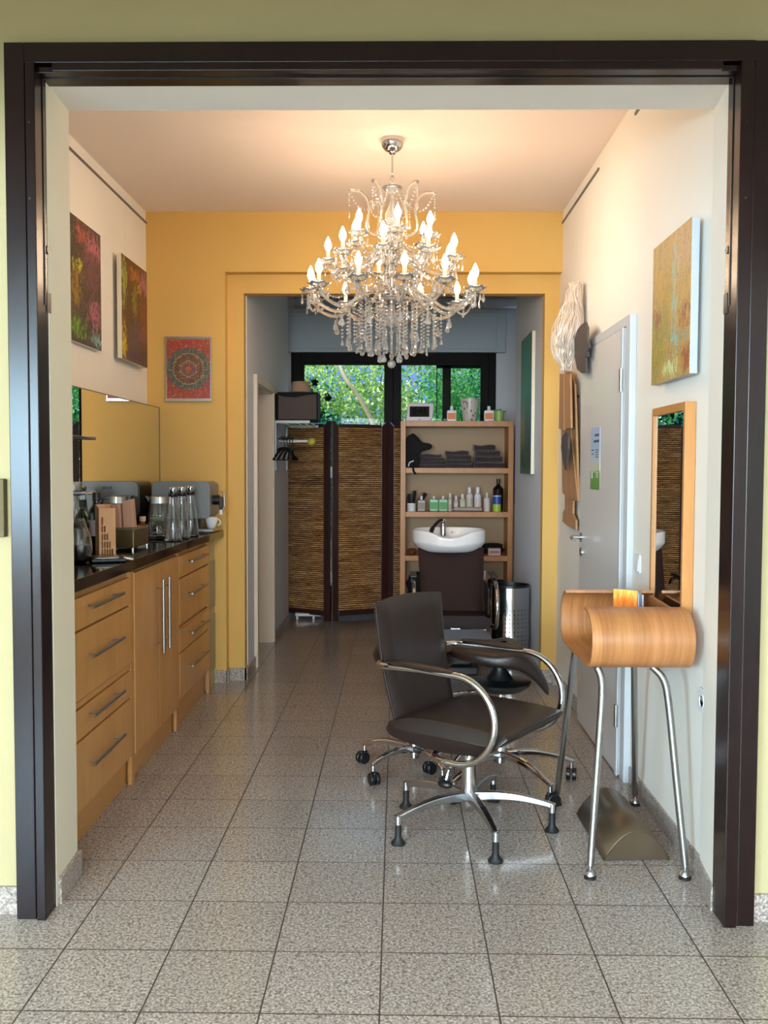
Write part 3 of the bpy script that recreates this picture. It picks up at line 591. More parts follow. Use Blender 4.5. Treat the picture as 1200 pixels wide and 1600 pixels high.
# things half hidden by the left reveal
t = thing('glass_jar', 'rounded glass jar with pale liquid beside the left reveal', 'jar', (-1.335, 3.86, ZC)); m = Matrix.Translation((-1.335, 3.86, ZC))
MB().lathe([(.03, .001), (.050, .01), (.060, .05), (.056, .10), (.036, .16), (.030, .185), (.027, .185), (.033, .16), (.052, .10), (.056, .05), (.046, .013), (.001, .008)], 28, m).build('body', 'glass', t)
MB().lathe([(.044, .014), (.054, .05), (.0535, .075), (.001, .075)], 28, m).build('liquid', simple('pale_blue_liquid', (178, 196, 200), .2), t)
t = thing('wire_shelf', 'two-tier metal rod shelf standing at the mirror beside the left reveal', 'shelf', (-1.46, 3.9, ZC))
for z in (1.27, 1.52):
    sh_ = MB()
    for k in range(4): sh_.cyl((-1.515+k*.042, 3.55, z), (-1.515+k*.042, 4.26-.0*k, z), .005, n=8)
    sh_.cyl((-1.52, 4.26, z), (-1.385, 4.26, z), .008, n=10).cyl((-1.52, 3.56, z), (-1.385, 3.56, z), .008, n=10); sh_.build('rack', 'chrome', t)
MB().cyl((-1.515, 3.56, ZC), (-1.515, 3.56, 1.53), .006, n=8).cyl((-1.387, 3.56, ZC), (-1.387, 3.56, 1.53), .006, n=8).cyl((-1.515, 4.0, ZC), (-1.515, 4.0, 1.53), .006, n=8).build('post', 'chrome', t)
t = thing('storage_jar', 'tall glass jar filled with beige grain on the upper wire shelf', 'jar', (-1.445, 3.98, 1.529)); m = Matrix.Translation((-1.445, 3.98, 1.529))
MB().lathe([(.045, 0), (.05, .01), (.05, .15), (.034, .19), (.034, .20)], 24, m).build('body', 'glass', t)
MB().lathe([(.040, .008), (.044, .012), (.044, .14), (.001, .145)], 24, m).build('filling', simple('beige_grain', (196, 166, 128), .8, 0, .5, 120, .1), t)
MB().lathe([(.036, .20), (.038, .215), (.012, .225), (.010, .24), (.001, .245)], 20, m).build('lid', simple('bronze_lid', (140, 110, 70), .3, .8), t)
tag(MB().lathe([(.050, 0), (.052, .004), (.052, .04), (.050, .045), (.001, .045)], 24, Matrix.Translation((-1.435, 4.06, 1.2785))).build('steel_tin', 'steel', origin=(-1.435, 4.06, 1.2785)), 'low round steel tin on the lower wire shelf', 'tin')
t = thing('steel_grater', 'tapered grey steel cup between the glass jar and green bottle', 'cup', (-1.40, 4.02, ZC))
MB().lathe([(.028, 0), (.040, .13), (.037, .13), (.026, .005), (.001, .005)], 20, Matrix.Translation((-1.40, 4.02, ZC))).build('cup_body', 'greysteel', t)
MB().tube([(-1.40+.05*cos(a/10*6.283), 4.02+.05*sin(a/10*6.283), 1.13+.012*sin(a)) for a in range(10)], .012, 8, True).build('black_strap', 'blackcloth', t)

# ================================================================ PICTURES
def canvas(name, label, cat, x0, x1, y0, y1, z0, z1, mat, side='whitep', face='+x', group=None):
    t = thing(name, label, cat, ((x0+x1)/2, (y0+y1)/2, z0), 0, group)
    MB().box(x0, x1, y0, y1, z0, z1).build('stretcher', side, t, bevel=.002)
    b = MB()
    if face == '+x': b.box(x1, x1+.0015, y0, y1, z0, z1)
    elif face == '-x': b.box(x0-.0015, x0, y0, y1, z0, z1)
    elif face == '-y': b.box(x0, x1, y0-.0015, y0, z0, z1)
    b.build('painted_face', mat, t); return t
M['art1'] = painting('garden_abstract_pink', [(.38, lin((20, 24, 24))), (.46, lin((62, 64, 50))), (.52, lin((84, 62, 60))), (.57, lin((44, 52, 44))), (.64, lin((120, 104, 84)))],
    [(.75, .72, .35, .3, (128, 72, 86)), (.80, .86, .3, .1, (196, 110, 130)), (.45, .90, .2, .08, (196, 96, 90)), (.35, .62, .13, .06, (206, 208, 30)), (.30, .44, .16, .16, (166, 126, 36)), (.8, .28, .2, .14, (184, 104, 130)), (.35, .12, .3, .08, (110, 170, 30)), (.85, .07, .16, .08, (140, 190, 180)), (.08, .85, .1, .15, (80, 110, 104))])
M['art2'] = painting('garden_abstract_gold', [(.38, lin((22, 22, 28))), (.46, lin((70, 62, 44))), (.52, lin((116, 74, 44))), (.57, lin((66, 50, 50))), (.64, lin((150, 100, 66)))],
    [(.08, .16, .10, .2, (226, 200, 30)), (.08, .75, .10, .25, (176, 184, 90)), (.88, .85, .2, .12, (196, 120, 144)), (.5, .88, .25, .08, (196, 120, 44)), (.7, .76, .07, .035, (232, 170, 30)), (.6, .3, .3, .15, (96, 78, 90)), (.85, .45, .15, .25, (150, 84, 44)), (.45, .06, .3, .05, (60, 58, 96)), (.5, .62, .1, .2, (150, 140, 60))])
M['art3'] = painting('golden_abstract_canvas', [(.36, lin((130, 96, 44))), (.45, lin((186, 142, 62))), (.52, lin((200, 160, 70))), (.57, lin((150, 124, 96))), (.64, lin((176, 176, 120)))],
    [(.12, .85, .5, .2, (196, 156, 124)), (.55, .6, .10, .3, (184, 146, 20)), (.40, .5, .07, .4, (150, 190, 176)), (.36, .28, .09, .12, (130, 200, 196)), (.12, .40, .14, .10, (150, 62, 50)), (.08, .10, .14, .12, (146, 62, 46)), (.8, .3, .3, .25, (150, 150, 60)), (.5, .07, .25, .08, (216, 230, 160)), (.12, .28, .15, .05, (140, 150, 140)), (.85, .45, .1, .1, (140, 70, 50))], (1, 2), (14, 3.5), (104, 76, 50), (222, 214, 170))
M['art4'] = painting('green_blue_canvas', [(.3, lin((20, 60, 60))), (.5, lin((40, 110, 92))), (.7, lin((70, 140, 100)))], [(.3, .3, .5, .3, (30, 40, 60)), (.85, .3, .3, .25, (150, 140, 50)), (.5, .1, .6, .12, (30, 36, 44)), (.5, .8, .4, .2, (50, 130, 110))])
M['art5'] = painting('purple_canvas', [(.3, lin((170, 130, 200))), (.6, lin((190, 150, 214))), (.7, lin((200, 170, 220)))], [(.25, .72, .3, .12, (60, 160, 80)), (.2, .2, .3, .08, (30, 120, 60)), (.5, .45, .5, .2, (180, 120, 190))], (0, 2), (6, 3))
canvas('abstract_painting', 'pink and olive abstract canvas on left wall nearest the reveal', 'painting', -1.597, -1.572, 4.40, 4.945, 2.0, 2.605, 'art1', group='abstract canvases on the left wall')
canvas('abstract_painting', 'gold and brown abstract canvas on left wall nearer the ochre wall', 'painting', -1.575, -1.548, 5.24, 5.76, 2.0, 2.582, 'art2', side='offwhite', group='abstract canvases on the left wall')
canvas('abstract_painting', 'golden turquoise abstract canvas on white wall above the styling mirror', 'painting', .985, 1.012, 3.19, 3.66, 1.712, 2.235, 'art3', side=simple('canvas_edge_paint', (178, 184, 192), .6), face='-x')
canvas('abstract_painting', 'tall green blue canvas on the passage wall', 'painting', .918, .942, 6.47, 7.02, 1.35, 2.335, 'art4', side='offwhite', face='-x')
canvas('abstract_painting', 'purple canvas with green marks behind the beech shelf unit', 'painting', .985, 1.30, 8.90, 8.93, 1.05, 1.80, 'art5', face='-y')
t = thing('mandala_poster', 'red and teal mandala print with metal hanging strips on ochre wall', 'poster', (-1.333, 5.935, 1.806))
MB().box(-1.478, -1.186, 5.936, 5.946, 1.815, 2.212).build('backing', 'alu', t)
MB().box(-1.470, -1.194, 5.934, 5.936, 1.826, 2.200).build('print', mandala(), t)
MB().box(-1.481, -1.183, 5.932, 5.948, 2.206, 2.216).build('top_strip', 'alu', t, bevel=.001); MB().box(-1.481, -1.183, 5.932, 5.948, 1.808, 1.818).build('bottom_strip', 'alu', t, bevel=.001)
MB().box(-1.34, -1.326, 5.93, 5.948, 2.216, 2.220).build('clip', 'steel', t)
tag(MB().box(-1.30, -1.192, 2.80, YF-.001, 1.175, 1.352).build('side_canvas', simple('brown_canvas_edge', (104, 92, 62), .8), bevel=.003, origin=(-1.25, 2.81, 1.175)), 'brown box edge on green wall at far left of the frame', 'box')
def socket(name, label, loc, rz, n=1, group=None):
    t = thing(name, label, 'socket', loc, rz, group)     # local: plate in the xz plane facing -y
    MB().prism(rrect(-.041, .041+.071*(n-1), -.041, .041, .012), -.009, 0, 'y').build('plate', 'whitep', t, bevel=.002)
    for k in range(n):
        MB().lathe([(.022, 0), (.0225, .003), (.020, .003), (.019, -.006), (.001, -.006)], 24, Matrix.Translation((.071*k, -.009, 0)) @ Matrix.Rotation(R(90), 4, 'X')).build('insert', 'whitep', t)
        MB().cyl((.071*k-.008, -.0105, 0), (.071*k-.008, -.009, 0), .003, n=8).cyl((.071*k+.008, -.0105, 0), (.071*k+.008, -.009, 0), .003, n=8).build('pin_hole', 'black', t)
socket('wall_socket', 'single white socket on the green wall at far left', (-1.232, YF, .613), 0)
socket('wall_socket', 'double white socket on white wall beside the dark door surround', (1.03, 3.105, .612), R(-90), 2)
t = thing('light_switch', 'white rocker light switch between the flush door and styling mirror', 'switch', (1.03, 3.985, .985), R(-90))
MB().prism(rrect(-.041, .041, -.041, .041, .01), -.008, 0, 'y').build('plate', 'whitep', t, bevel=.002)
MB().hexa([(-.030, -.014, -.030), (.030, -.014, -.030), (.030, -.008, -.030), (-.030, -.008, -.030)], [(-.030, -.009, .030), (.030, -.009, .030), (.030, -.008, .030), (-.030, -.008, .030)]).build('rocker', 'whitep', t, bevel=.001)
# poster on the door
def poster_mat():
    n = N('leaflet_print'); tc = n.n('ShaderNodeTexCoord'); sp = n.n('ShaderNodeSeparateXYZ', {0: tc.outputs['Generated']})
    nz = n.noise(tc.outputs['Generated'], 5, 4); v = n.math('MULTIPLY_ADD', nz.outputs[0], .08, sp.outputs[2])
    c = n.ramp(v, [(.0, lin((96, 150, 70))), (.30, lin((110, 164, 84))), (.36, lin((206, 210, 176))), (.5, lin((196, 208, 218))), (.72, lin((170, 196, 224))), (1, lin((176, 190, 224)))])
    n.p(base=c, rough=.4); return n.m
t = thing('door_leaflet', 'long blue and green leaflet taped to the white door', 'leaflet', (.99, 4.70, 1.285))
MB().box(.9895, .9915, 4.60, 4.815, 1.285, 1.595).build('sheet', poster_mat(), t)
tx = MB()
for i, (a, b, z, h) in enumerate([(4.62, 4.72, 1.55, .012), (4.62, 4.74, 1.52, .012), (4.63, 4.70, 1.48, .005), (4.63, 4.70, 1.468, .005), (4.63, 4.70, 1.456, .005), (4.63, 4.70, 1.444, .005), (4.74, 4.79, 1.48, .006), (4.74, 4.78, 1.46, .006)]): tx.box(.9890, .9896, a, b, z, z+h)
tx.build('print_lines', simple('navy_print', (70, 84, 130), .5), t)
tx = MB()
for z in (1.345, 1.355, 1.365): tx.box(.9890, .9896, 4.63, 4.68, z, z+.005)
tx.box(.9890, .9896, 4.76, 4.79, 1.34, 1.375).build('pale_lines', 'whitep', t)

# ================================================================ WALL FIGURE (cut-out boards with a wig)
def WP(px, py, X=.975): p = AX(px, py, X); return (p.y, p.z)
t = thing('cutout_figure', 'wooden cut-out figure with blond wig hanging beside the white door', 'wall sculpture', (.985, 5.25, 1.04))
def fboard(name, pts, x0, x1, mat): return MB().prism([WP(a, b, (x0+x1)/2) for a, b in pts], x0, x1, 'x').build(name, mat, t, bevel=.0015)
fboard('skirt', [(878, 668), (893, 668), (904, 783), (888, 778), (880, 770)], .985, .997, 'board')
fboard('side_panel', [(893, 580), (899, 600), (905, 783), (893, 780), (889, 668), (884, 580)], .990, 1.002, 'board')
fboard('torso_slat', [(876, 584), (882.3, 584), (882.6, 672), (874.5, 670)], .955, .967, 'board')
fboard('torso_slat', [(883.2, 584), (892, 584), (893.5, 669), (883.8, 670)], .955, .967, 'board')
fboard('foot_board', [(884, 772), (897, 782), (896, 803), (901, 813), (901, 829), (888, 822), (880, 815), (881, 800), (884, 795)], .995, 1.007, 'board')
M['greyboard'] = simple('dark_grey_painted_board', (78, 72, 70), .7, 0, .2, 40, .1)
fboard('arm', [(884, 675), (889, 682), (889, 702), (884, 735), (881, 722), (878, 700), (879, 684)], .94, .952, 'greyboard')
fboard('head', [(916, 503), (919, 512), (919, 530), (922, 543), (919, 549), (920, 557), (916, 558), (917, 583), (910, 583), (903, 577), (900, 560), (899, 530), (903, 516), (909, 508)], .955, .967, 'greyboard')
wg = MB(); rr = random.Random(11)
hz = [2.40, 2.335, 2.265, 2.175, 2.085, 2.005, 1.94]; hx = [.972, .965, .955, .938, .918, .918, .932]; hw = [.022, .036, .050, .072, .074, .052, .022]
for i in range(420):
    al = rr.uniform(0, 6.28); q = rr.uniform(.45, 1.08)**.5; ph = rr.uniform(0, 6.28); fr = rr.uniform(.7, 1.8); amp = rr.uniform(.004, .020); tw = rr.uniform(-.5, .5)
    j0 = rr.choice([0, 0, 0, 1, 2]); k1 = rr.choice([4, 5, 6, 6, 7, 7]); pts = []
    for j in range(j0, k1):
        e = al+tw*j*.4; pts.append((hx[j]+hw[j]*q*cos(e)*.95+amp*cos(ph+fr*j*2), 5.20+hw[j]*1.3*q*sin(e)+amp*sin(ph+fr*j*2.3), hz[j]+rr.uniform(-.015, .015)))
    sp_ = smoothpath(pts, 4); wg.tube(sp_, [.0028]*(len(sp_)-1)+[.0008], 4)
wg_o = wg.build('wig', simple('pale_blond_hair', (216, 196, 174), .26, 0, 0, 80, .15, spec=.9), t); wg_o['kind'] = 'stuff'
def capf(u, v):
    f = v*6; j = min(5, int(f)); k = f-j; w = (hw[j]*(1-k)+hw[j+1]*k)*.62*min(1, 4*v+.05, 4*(1-v)+.05)
    return ((hx[j]*(1-k)+hx[j+1]*k)+w*cos(2*pi*u), 5.20+1.3*w*sin(2*pi*u), hz[j]*(1-k)+hz[j+1]*k)
MB().surf(capf, 14, 18, True).build('wig_cap', simple('blond_hair_base', (150, 122, 98), .5, 0, .5, 60, .2), t)
MB().cyl((.967, 4.95, 2.0), (1.03, 4.95, 2.0), .006, n=8).cyl((.967, 5.35, 1.8), (1.03, 5.35, 1.8), .006, n=8).build('hanger_pin', 'black', t)

# ================================================================ STYLING STATION (right wall)
t = thing('styling_mirror', 'upright mirror in a deep beech frame standing on the plywood tray', 'mirror', (1.01, 3.45, .885))
ym0, ym1, zm0, zm1 = 3.245, 3.665, .735, 1.622
MB().box(.990, 1.028, ym0, ym0+.02, zm0, zm1).box(.990, 1.028, ym1-.02, ym1, zm0, zm1).box(.990, 1.028, ym0+.02, ym1-.02, zm1-.03, zm1).box(.990, 1.028, ym0+.02, ym1-.02, zm0, zm0+.03).build('frame', 'beech', t, bevel=.0015)
MB().box(.999, 1.005, ym0+.02, ym1-.02, zm0+.03, zm1-.03).build('glass_panel', 'mirror', t)
t = thing('styling_console', 'bent plywood tray table on four slanted steel legs at right wall', 'console table', (.83, 3.4, 0))
th = .011
prof = [(3.27, .893), (3.215, .907), (3.165, .906), (3.115, .888), (3.082, .855), (3.070, .815), (3.078, .775), (3.10, .742), (3.135, .724), (3.18, .720)]
prof += [(3.3, .720), (3.45, .720), (3.56, .721), (3.61, .726), (3.645, .742), (3.663, .770), (3.67, .81), (3.663, .85), (3.640, .885), (3.605, .908), (3.572, .918)]
prof = [(p.x, p.y) for p in smoothpath([(a, b, 0) for a, b in prof[1:]], 3)]
def ply_strip(x0, x1):
    m = MB(); k = len(prof); vs = []
    for i, (a, b) in enumerate(prof):
        p0 = Vector(prof[max(i-1, 0)]); p1 = Vector(prof[min(i+1, k-1)]); d = (p1-p0).normalized(); nrm = Vector((-d.y, d.x))*th/2
        for x in (x0, x1): vs.append((x, a+nrm.x, b+nrm.y)); vs.append((x, a-nrm.x, b-nrm.y))
    fs = []
    for i in range(k-1):
        o = 4*i; fs += [(o, o+2, o+6, o+4), (o+1, o+5, o+7, o+3), (o, o+4, o+5, o+1), (o+2, o+3, o+7, o+6)]
    fs += [(0, 1, 3, 2), (4*k-4, 4*k-2, 4*k-1, 4*k-3)]
    return m.add(vs, fs, True)
ply_strip(.645, .985).build('tray', 'ply', t)
MB().prism([(3.12, .735), (3.62, .735), (3.60, .885), (3.57, .905), (3.20, .895), (3.12, .87)], .962, .974, 'x').build('end_board', 'ply', t, bevel=.001)
for (fx, fy), K, top in (((.658, 3.114), (.699, 3.15, .645), (.680, 3.155, .714)), ((.979, 3.117), (.917, 3.15, .645), (.868, 3.16, .716)), ((.663, 3.808), (.694, 3.63, .66), (.699, 3.60, .714)), ((.985, 3.809), (.934, 3.66, .66), (.925, 3.63, .716))):
    ft = Vector((fx, fy, .045)); K = Vector(K); top = Vector(top)
    pts = [ft, ft.lerp(K, .5), ft.lerp(K, .92), K.lerp(top, .25)+Vector((0, 0, .012)), top]
    lg = MB().tube(smoothpath(pts, 5), .0125, 12).build('leg', 'steel', t)
    MB().lathe([(.021, 0), (.021, .008), (.010, .014)], 16, Matrix.Translation((fx, fy, 0))).build('rubber_foot', 'rubber', lg)
    MB().lathe([(.018, .012), (.014, .024), (.007, .03), (.007, .044), (.012, .048)], 16, Matrix.Translation((fx, fy, 0))).build('levelling_screw', 'alu', lg)
# magazines standing in the tray
M['whitepaper'] = simple('white_pages', (222, 228, 236), .6)
def magmat(name, stops, ax=2):
    n = N(name); tc = n.n('ShaderNodeTexCoord'); sp = n.n('ShaderNodeSeparateXYZ', {0: tc.outputs['Generated']}); nz = n.noise(tc.outputs['Generated'], 4, 4)
    v = n.math('MULTIPLY_ADD', nz.outputs[0], .5, n.math('MULTIPLY', sp.outputs[ax], .6)); n.p(base=n.ramp(v, stops), rough=.25, coat=.4); return n.m
mg = thing('magazine', 'glossy magazine with orange red cover standing in the plywood tray', 'magazine', (.812, 3.46, .728), R(-38))
MB().box(-.008, .085, -.004, -.001, .0, .215).build('cover', magmat('orange_cover', [(.3, lin((130, 16, 10))), (.55, lin((190, 44, 16))), (.75, lin((236, 130, 30))), (.92, lin((255, 214, 110)))]), mg)
MB().box(-.006, .083, -.001, .010, .002, .213).build('pages', 'whitepaper', mg)
MB().box(.008, .05, -.0052, -.004, .035, .041).box(.008, .07, -.0052, -.004, .022, .028).build('cover_lines', 'whitep', mg)
for i in range(5):
    o = MB().hexa([(.868+i*.011, 3.42+i*.012, .728), (.875+i*.011, 3.42+i*.012, .728), (.880+i*.011, 3.56, .728), (.873+i*.011, 3.56, .728)],
                  [(.866+i*.011, 3.42+i*.012, .936-.004*i), (.873+i*.011, 3.42+i*.012, .936-.004*i), (.875+i*.011, 3.56, .936-.004*i), (.871+i*.011, 3.56, .936-.004*i)]).build('magazine', simple('magazine_tone', [(214, 222, 230), (150, 160, 176), (226, 232, 238), (120, 130, 150), (206, 214, 226)][i], .4), bevel=.001, origin=(.86+i*.017, 3.5, .728))
    tag(o, ['white magazine just right of the orange one in the tray', 'grey blue magazine second behind the orange cover', 'white magazine in the middle of the upright row', 'dark grey magazine second nearest the styling mirror', 'pale magazine nearest the styling mirror'][i], 'magazine', 'magazines standing in the plywood tray')
# footrest
t = thing('footrest', 'brown half-round metal footrest on the floor under the console', 'footrest', (.86, 3.46, 0))
M['footm'] = simple('worn_bronze_metal', (112, 96, 78), .36, .75, .2, 30, .2)
fp = [(.735+.235*(i/16), .105*sin(pi*i/16)**.8) for i in range(17)]
fb = MB(); vs = []; n_ = len(fp)
fb.add([(x, 3.25+(x-.74)*.06, z+.002) for x, z in fp]+[(x-.01, 3.70+(x-.74)*.06, z+.002) for x, z in fp], [(i, i+1, n_+i+1, n_+i) for i in range(n_-1)], True)
fb.build('curved_shell', 'footm', t, solid=.004)
MB().add([(x, 3.255+(x-.74)*.06, z+.002) for x, z in fp], [tuple(range(n_))]).build('end_plate', 'footm', t, solid=.003)
MB().add([(x-.01, 3.695+(x-.74)*.06, z+.002) for x, z in fp], [tuple(range(n_))]).build('end_plate', 'footm', t, solid=.003)

# ================================================================ STYLING CHAIR
def star_leg(mb, ang, r0, r1, z0, zt, z1, w=.035, h=.03, k=8):
    pts = []; 
    for i in range(k+1):
        u = i/k; r = r0+(r1-r0)*u; z = z0+(z1-z0)*u+zt*sin(pi*u)*.6
        pts.append((r*cos(ang), r*sin(ang), z))
    return mb.bar(pts, [w*(1-.35*i/k) for i in range(k+1)], [h*(1.25-.5*i/k) for i in range(k+1)])
rz = R(-34.8)
ch = thing('styling_chair', 'dark brown leather salon chair with chrome arms on five glide feet', 'chair', (.279, 3.55, 0), rz)
MB().lathe([(.018, .068), (.026, .075), (.030, .10), (.031, .14), (.0295, .20), (.0295, .335), (.02, .335)], 28).build('column', 'chrome', ch)
for k, w in enumerate((355, 283, 211, 139, 67)):
    a = R(w)-rz
    lg = star_leg(MB(), a, .015, .325, .128, .028, .098).build('leg', 'alu', ch, bevel=.006, seg=3)
    ex, ey = .318*cos(a), .318*sin(a)
    MB().cyl((ex, ey, .075), (ex, ey, .108), .0145, n=16).build('ferrule', 'alu', lg)
    MB().lathe([(.027, 0), (.0275, .006), (.014, .022), (.0125, .03), (.0125, .078)], 20, Matrix.Translation((ex, ey, 0))).build('glide_foot', 'rubber', lg)
# seat: side profile swept over the width, softly rounded
def cushion(prof, w, name, mat, parent, edge=.05, n=22, mid=0, taper=0):
    """prof(u)->(x,z) closed outline; y across; outline shrinks towards the edges"""
    cx = sum(p[0] for p in prof)/len(prof); cz = sum(p[1] for p in prof)/len(prof)
    m = MB(); rows = []; k = len(prof)
    for j in range(n+1):
        s = -1+2*j/n; y = s*w/2; q = max(0, (abs(s)*w/2-(w/2-edge))/edge); sh = math.sqrt(max(0, 1-q*q))
        sx = 1-edge*(1-sh)/max(abs(p[0]-cx) for p in prof)
        for (x, z) in prof: m.v.append((cx+(x-cx)*sx+taper*s*s, y, cz+(z-cz)*max(.02, sh*.98+.02)+mid*(1-s*s)))
    for j in range(n):
        for i in range(k): m.f.append((j*k+i, j*k+(i+1) % k, (j+1)*k+(i+1) % k, (j+1)*k+i))
    m.f += [tuple(range(k))[::-1], tuple(n*k+i for i in range(k))]; m.s = [True]*len(m.f)
    return m.build(name, mat, parent, smooth=True)
def outline(pts, n=5): return [(p.x, p.y) for p in smoothpath([(a, b, 0) for a, b in pts]+[(pts[0][0], pts[0][1], 0)], n)][:-1]
cushion(outline([(-.215, .435), (-.12, .463), (.02, .470), (.15, .467), (.245, .462), (.285, .452), (.275, .432), (.22, .39), (.15, .362), (.04, .352), (-.10, .356), (-.20, .372), (-.235, .40)]), .50, 'seat', 'leather', ch, .035)
MB().box(-.13, .10, -.10, .10, .315, .358).cyl((-.02, 0, .30), (-.02, 0, .32), .06, n=20).build('tilt_mechanism', 'black', ch, bevel=.008)
lv = MB().tube(smoothpath([(.04, -.10, .335), (.045, -.16, .325), (.035, -.20, .29), (.03, -.215, .25)], 5), .006, 8).build('lever', 'chrome', ch)
MB().ball((.028, -.218, .238), .024, 12, (1.3, .9, .7)).build('lever_knob', 'black', lv)
# backrest
def backf(u, v):
    return None
bk = MB(); nu, nv = 14, 16
for side in (0, 1):
    for j in range(nv):
        for i in range(nu):
            v = j/(nv-1); uu = -1+2*i/(nu-1); hw_ = .215+.012*v-.012*(1-v)*(1-v)
            z = .385+.485*v+.012*(1-uu*uu)*v
            x = -.205-.105*v**1.15-.018*sin(pi*v)+.028*uu*uu*(.4+.6*v)
            ed = min(1, (1-abs(uu))*hw_/.022, (1-v)*.485/.022, v*.485/.022+.3); th_ = .008+.022*math.sqrt(max(.0, 1-(1-min(1, ed))**2))
            bk.v.append((x+(th_ if side else -th_), uu*hw_, z))
o_ = nu*nv
for j in range(nv-1):
    for i in range(nu-1):
        a, b, c, d = j*nu+i, j*nu+i+1, (j+1)*nu+i+1, (j+1)*nu+i
        bk.f += [(a, b, c, d), (o_+a, o_+d, o_+c, o_+b)]
rim = [i for i in range(nu)]+[j*nu+nu-1 for j in range(1, nv)]+[(nv-1)*nu+i for i in range(nu-2, -1, -1)]+[j*nu for j in range(nv-2, 0, -1)]
for q in range(len(rim)): a, b = rim[q], rim[(q+1) % len(rim)]; bk.f.append((a, b, o_+b, o_+a))
bk.s = [True]*len(bk.f); bo = bk.build('backrest', 'leather', ch, smooth=True)
for s in (-1, 1): MB().tube([(-.205-.105*v**1.15-.018*sin(pi*v)+.028*(.4+.6*v)-.002, s*(.213+.012*v-.012*(1-v)**2), .39+.475*v) for v in [i/12 for i in range(13)]], .0035, 6).build('piping', 'leather', bo)
for s in (-1, 1):
    y = s*.272
    p = [(-.255, s*.235, .652), (-.235, s*.262, .652), (-.20, y, .652), (-.05, y, .657), (.06, y, .656)]
    p += [(.10+.158*cos(R(a)), y, .498+.158*sin(R(a))) for a in range(90, -91, -15)]
    p += [(.03, y*.98, .340), (-.02, y*.8, .338), (-.03, y*.45, .338), (-.03, 0, .338)]
    ar = MB().tube(smoothpath(p, 4), .0125, 14).build('armrest', 'chrome', ch)
    ap = MB()
    ap.surf(lambda u, v, y=y: (-.195+.285*v, y+.030*cos(2*pi*u)*max(.03, sin(pi*min(.97, max(.03, v*.86+.10))))**.45, .672+.012*sin(2*pi*u)*(sin(pi*min(.98, max(.02, v))))**.4-.006*v), 16, 16, True)
    ap.build('arm_pad', 'leather', ar)
# ================================================================ TWO STOOLS ON CASTERS
def caster(parent, x, y, a, r=.028):
    c, s_ = cos(a), sin(a)
    ct = MB().cyl((x, y, .06), (x, y, .092), .010, n=12).build('caster', 'chrome', parent)
    w = MB()
    for k in (-1, 1):
        cx_, cy_ = x+.012*c-s_*k*.013, y+.012*s_+c*k*.013
        w.cyl((cx_+s_*.009, cy_-c*.009, r), (cx_-s_*.009, cy_+c*.009, r), r, n=20)
    w.box(-.02, .02, -.006, .006, .03, .06, Matrix.Translation((x+.006*c, y+.006*s_, 0)) @ Matrix.Rotation(a, 4, 'Z'))
    w.build('wheel', 'black', ct, bevel=.003)
def stool(loc, label, angs, Rr, hub, topz):
    t = thing('saddle_stool', label, 'stool', (loc[0], loc[1], 0), 0, 'black stools on chrome casters')
    T_ = Matrix.Translation((loc[0], loc[1], 0))
    MB().lathe([(.012, hub-.045), (.022, hub-.04), (.024, hub+.03), (.016, hub+.045), (.0145, hub+.05), (.0145, topz-.02)], 20, T_).build('column', 'chrome', t)
    for w in angs:
        a = R(w); m = star_leg(MB(), a, .015, Rr, hub, .035, .088, .034, .026)
        m.v = [(v[0]+loc[0], v[1]+loc[1], v[2]) for v in m.v]
        lg = m.build('leg', 'chrome', t, bevel=.007, seg=3); caster(lg, loc[0]+(Rr-.01)*cos(a), loc[1]+(Rr-.01)*sin(a), a+1.2)
    return t
sa = stool((.08, 4.22), 'round black stool behind the styling chair back, chrome base at left', (153, 225, 297, 9, 81), .27, .105, .50)
T_ = Matrix.Translation((.08, 4.22, 0))
MB().lathe([(.10, .485), (.165, .497), (.188, .52), (.192, .545), (.180, .572), (.14, .583), (.001, .585)], 32, T_).build('seat', 'leather', sa)
MB().lathe([(.02, .46), (.07, .466), (.11, .48), (.11, .487)], 24, T_).build('seat_plate', 'black', sa)
sb = stool((.455, 4.06), 'black saddle stool with drooping seat between styling chair and bin', (303, 8, 84, 156, 228), .335, .135, .42)
sx, sy = .455, 4.10
def sad(u, v):   # u around, v 0 top centre -> 1 bottom centre
    a = 2*pi*u; q = min(max(v, .001), .999); rr_ = sin(pi*q)**.34; lx = .205*rr_*cos(a)*(1+.06*cos(2*a)); ly = .19*rr_*sin(a)
    cz_ = cos(pi*q); cz_ = (abs(cz_)**.7)*(1 if cz_ > 0 else -1)
    z = .572-.10*lx+(.036+.012*max(0, lx)/.2)*cz_ - 4.2*max(0, lx-.03)**2 - .9*max(0, -lx-.08)**2
    z += .022*math.exp(-((lx-.06)/.07)**2) * (1 if v < .5 else .2) - .25*ly*ly
    return (sx+lx, sy+ly, z)
MB().surf(sad, 36, 20, True).build('seat', 'leather', sb)
MB().lathe([(.02, .395), (.10, .41), (.135, .435), (.137, .447), (.06, .46), (.03, .50), (.03, .535)], 28, Matrix.Translation((sx, sy, 0))).build('seat_plate', 'black', sb)
lv = MB().tube([(sx-.03, sy-.05, .425), (sx-.16, sy-.12, .425), (sx-.215, sy-.13, .42)], .006, 8).build('lever', 'chrome', sb)

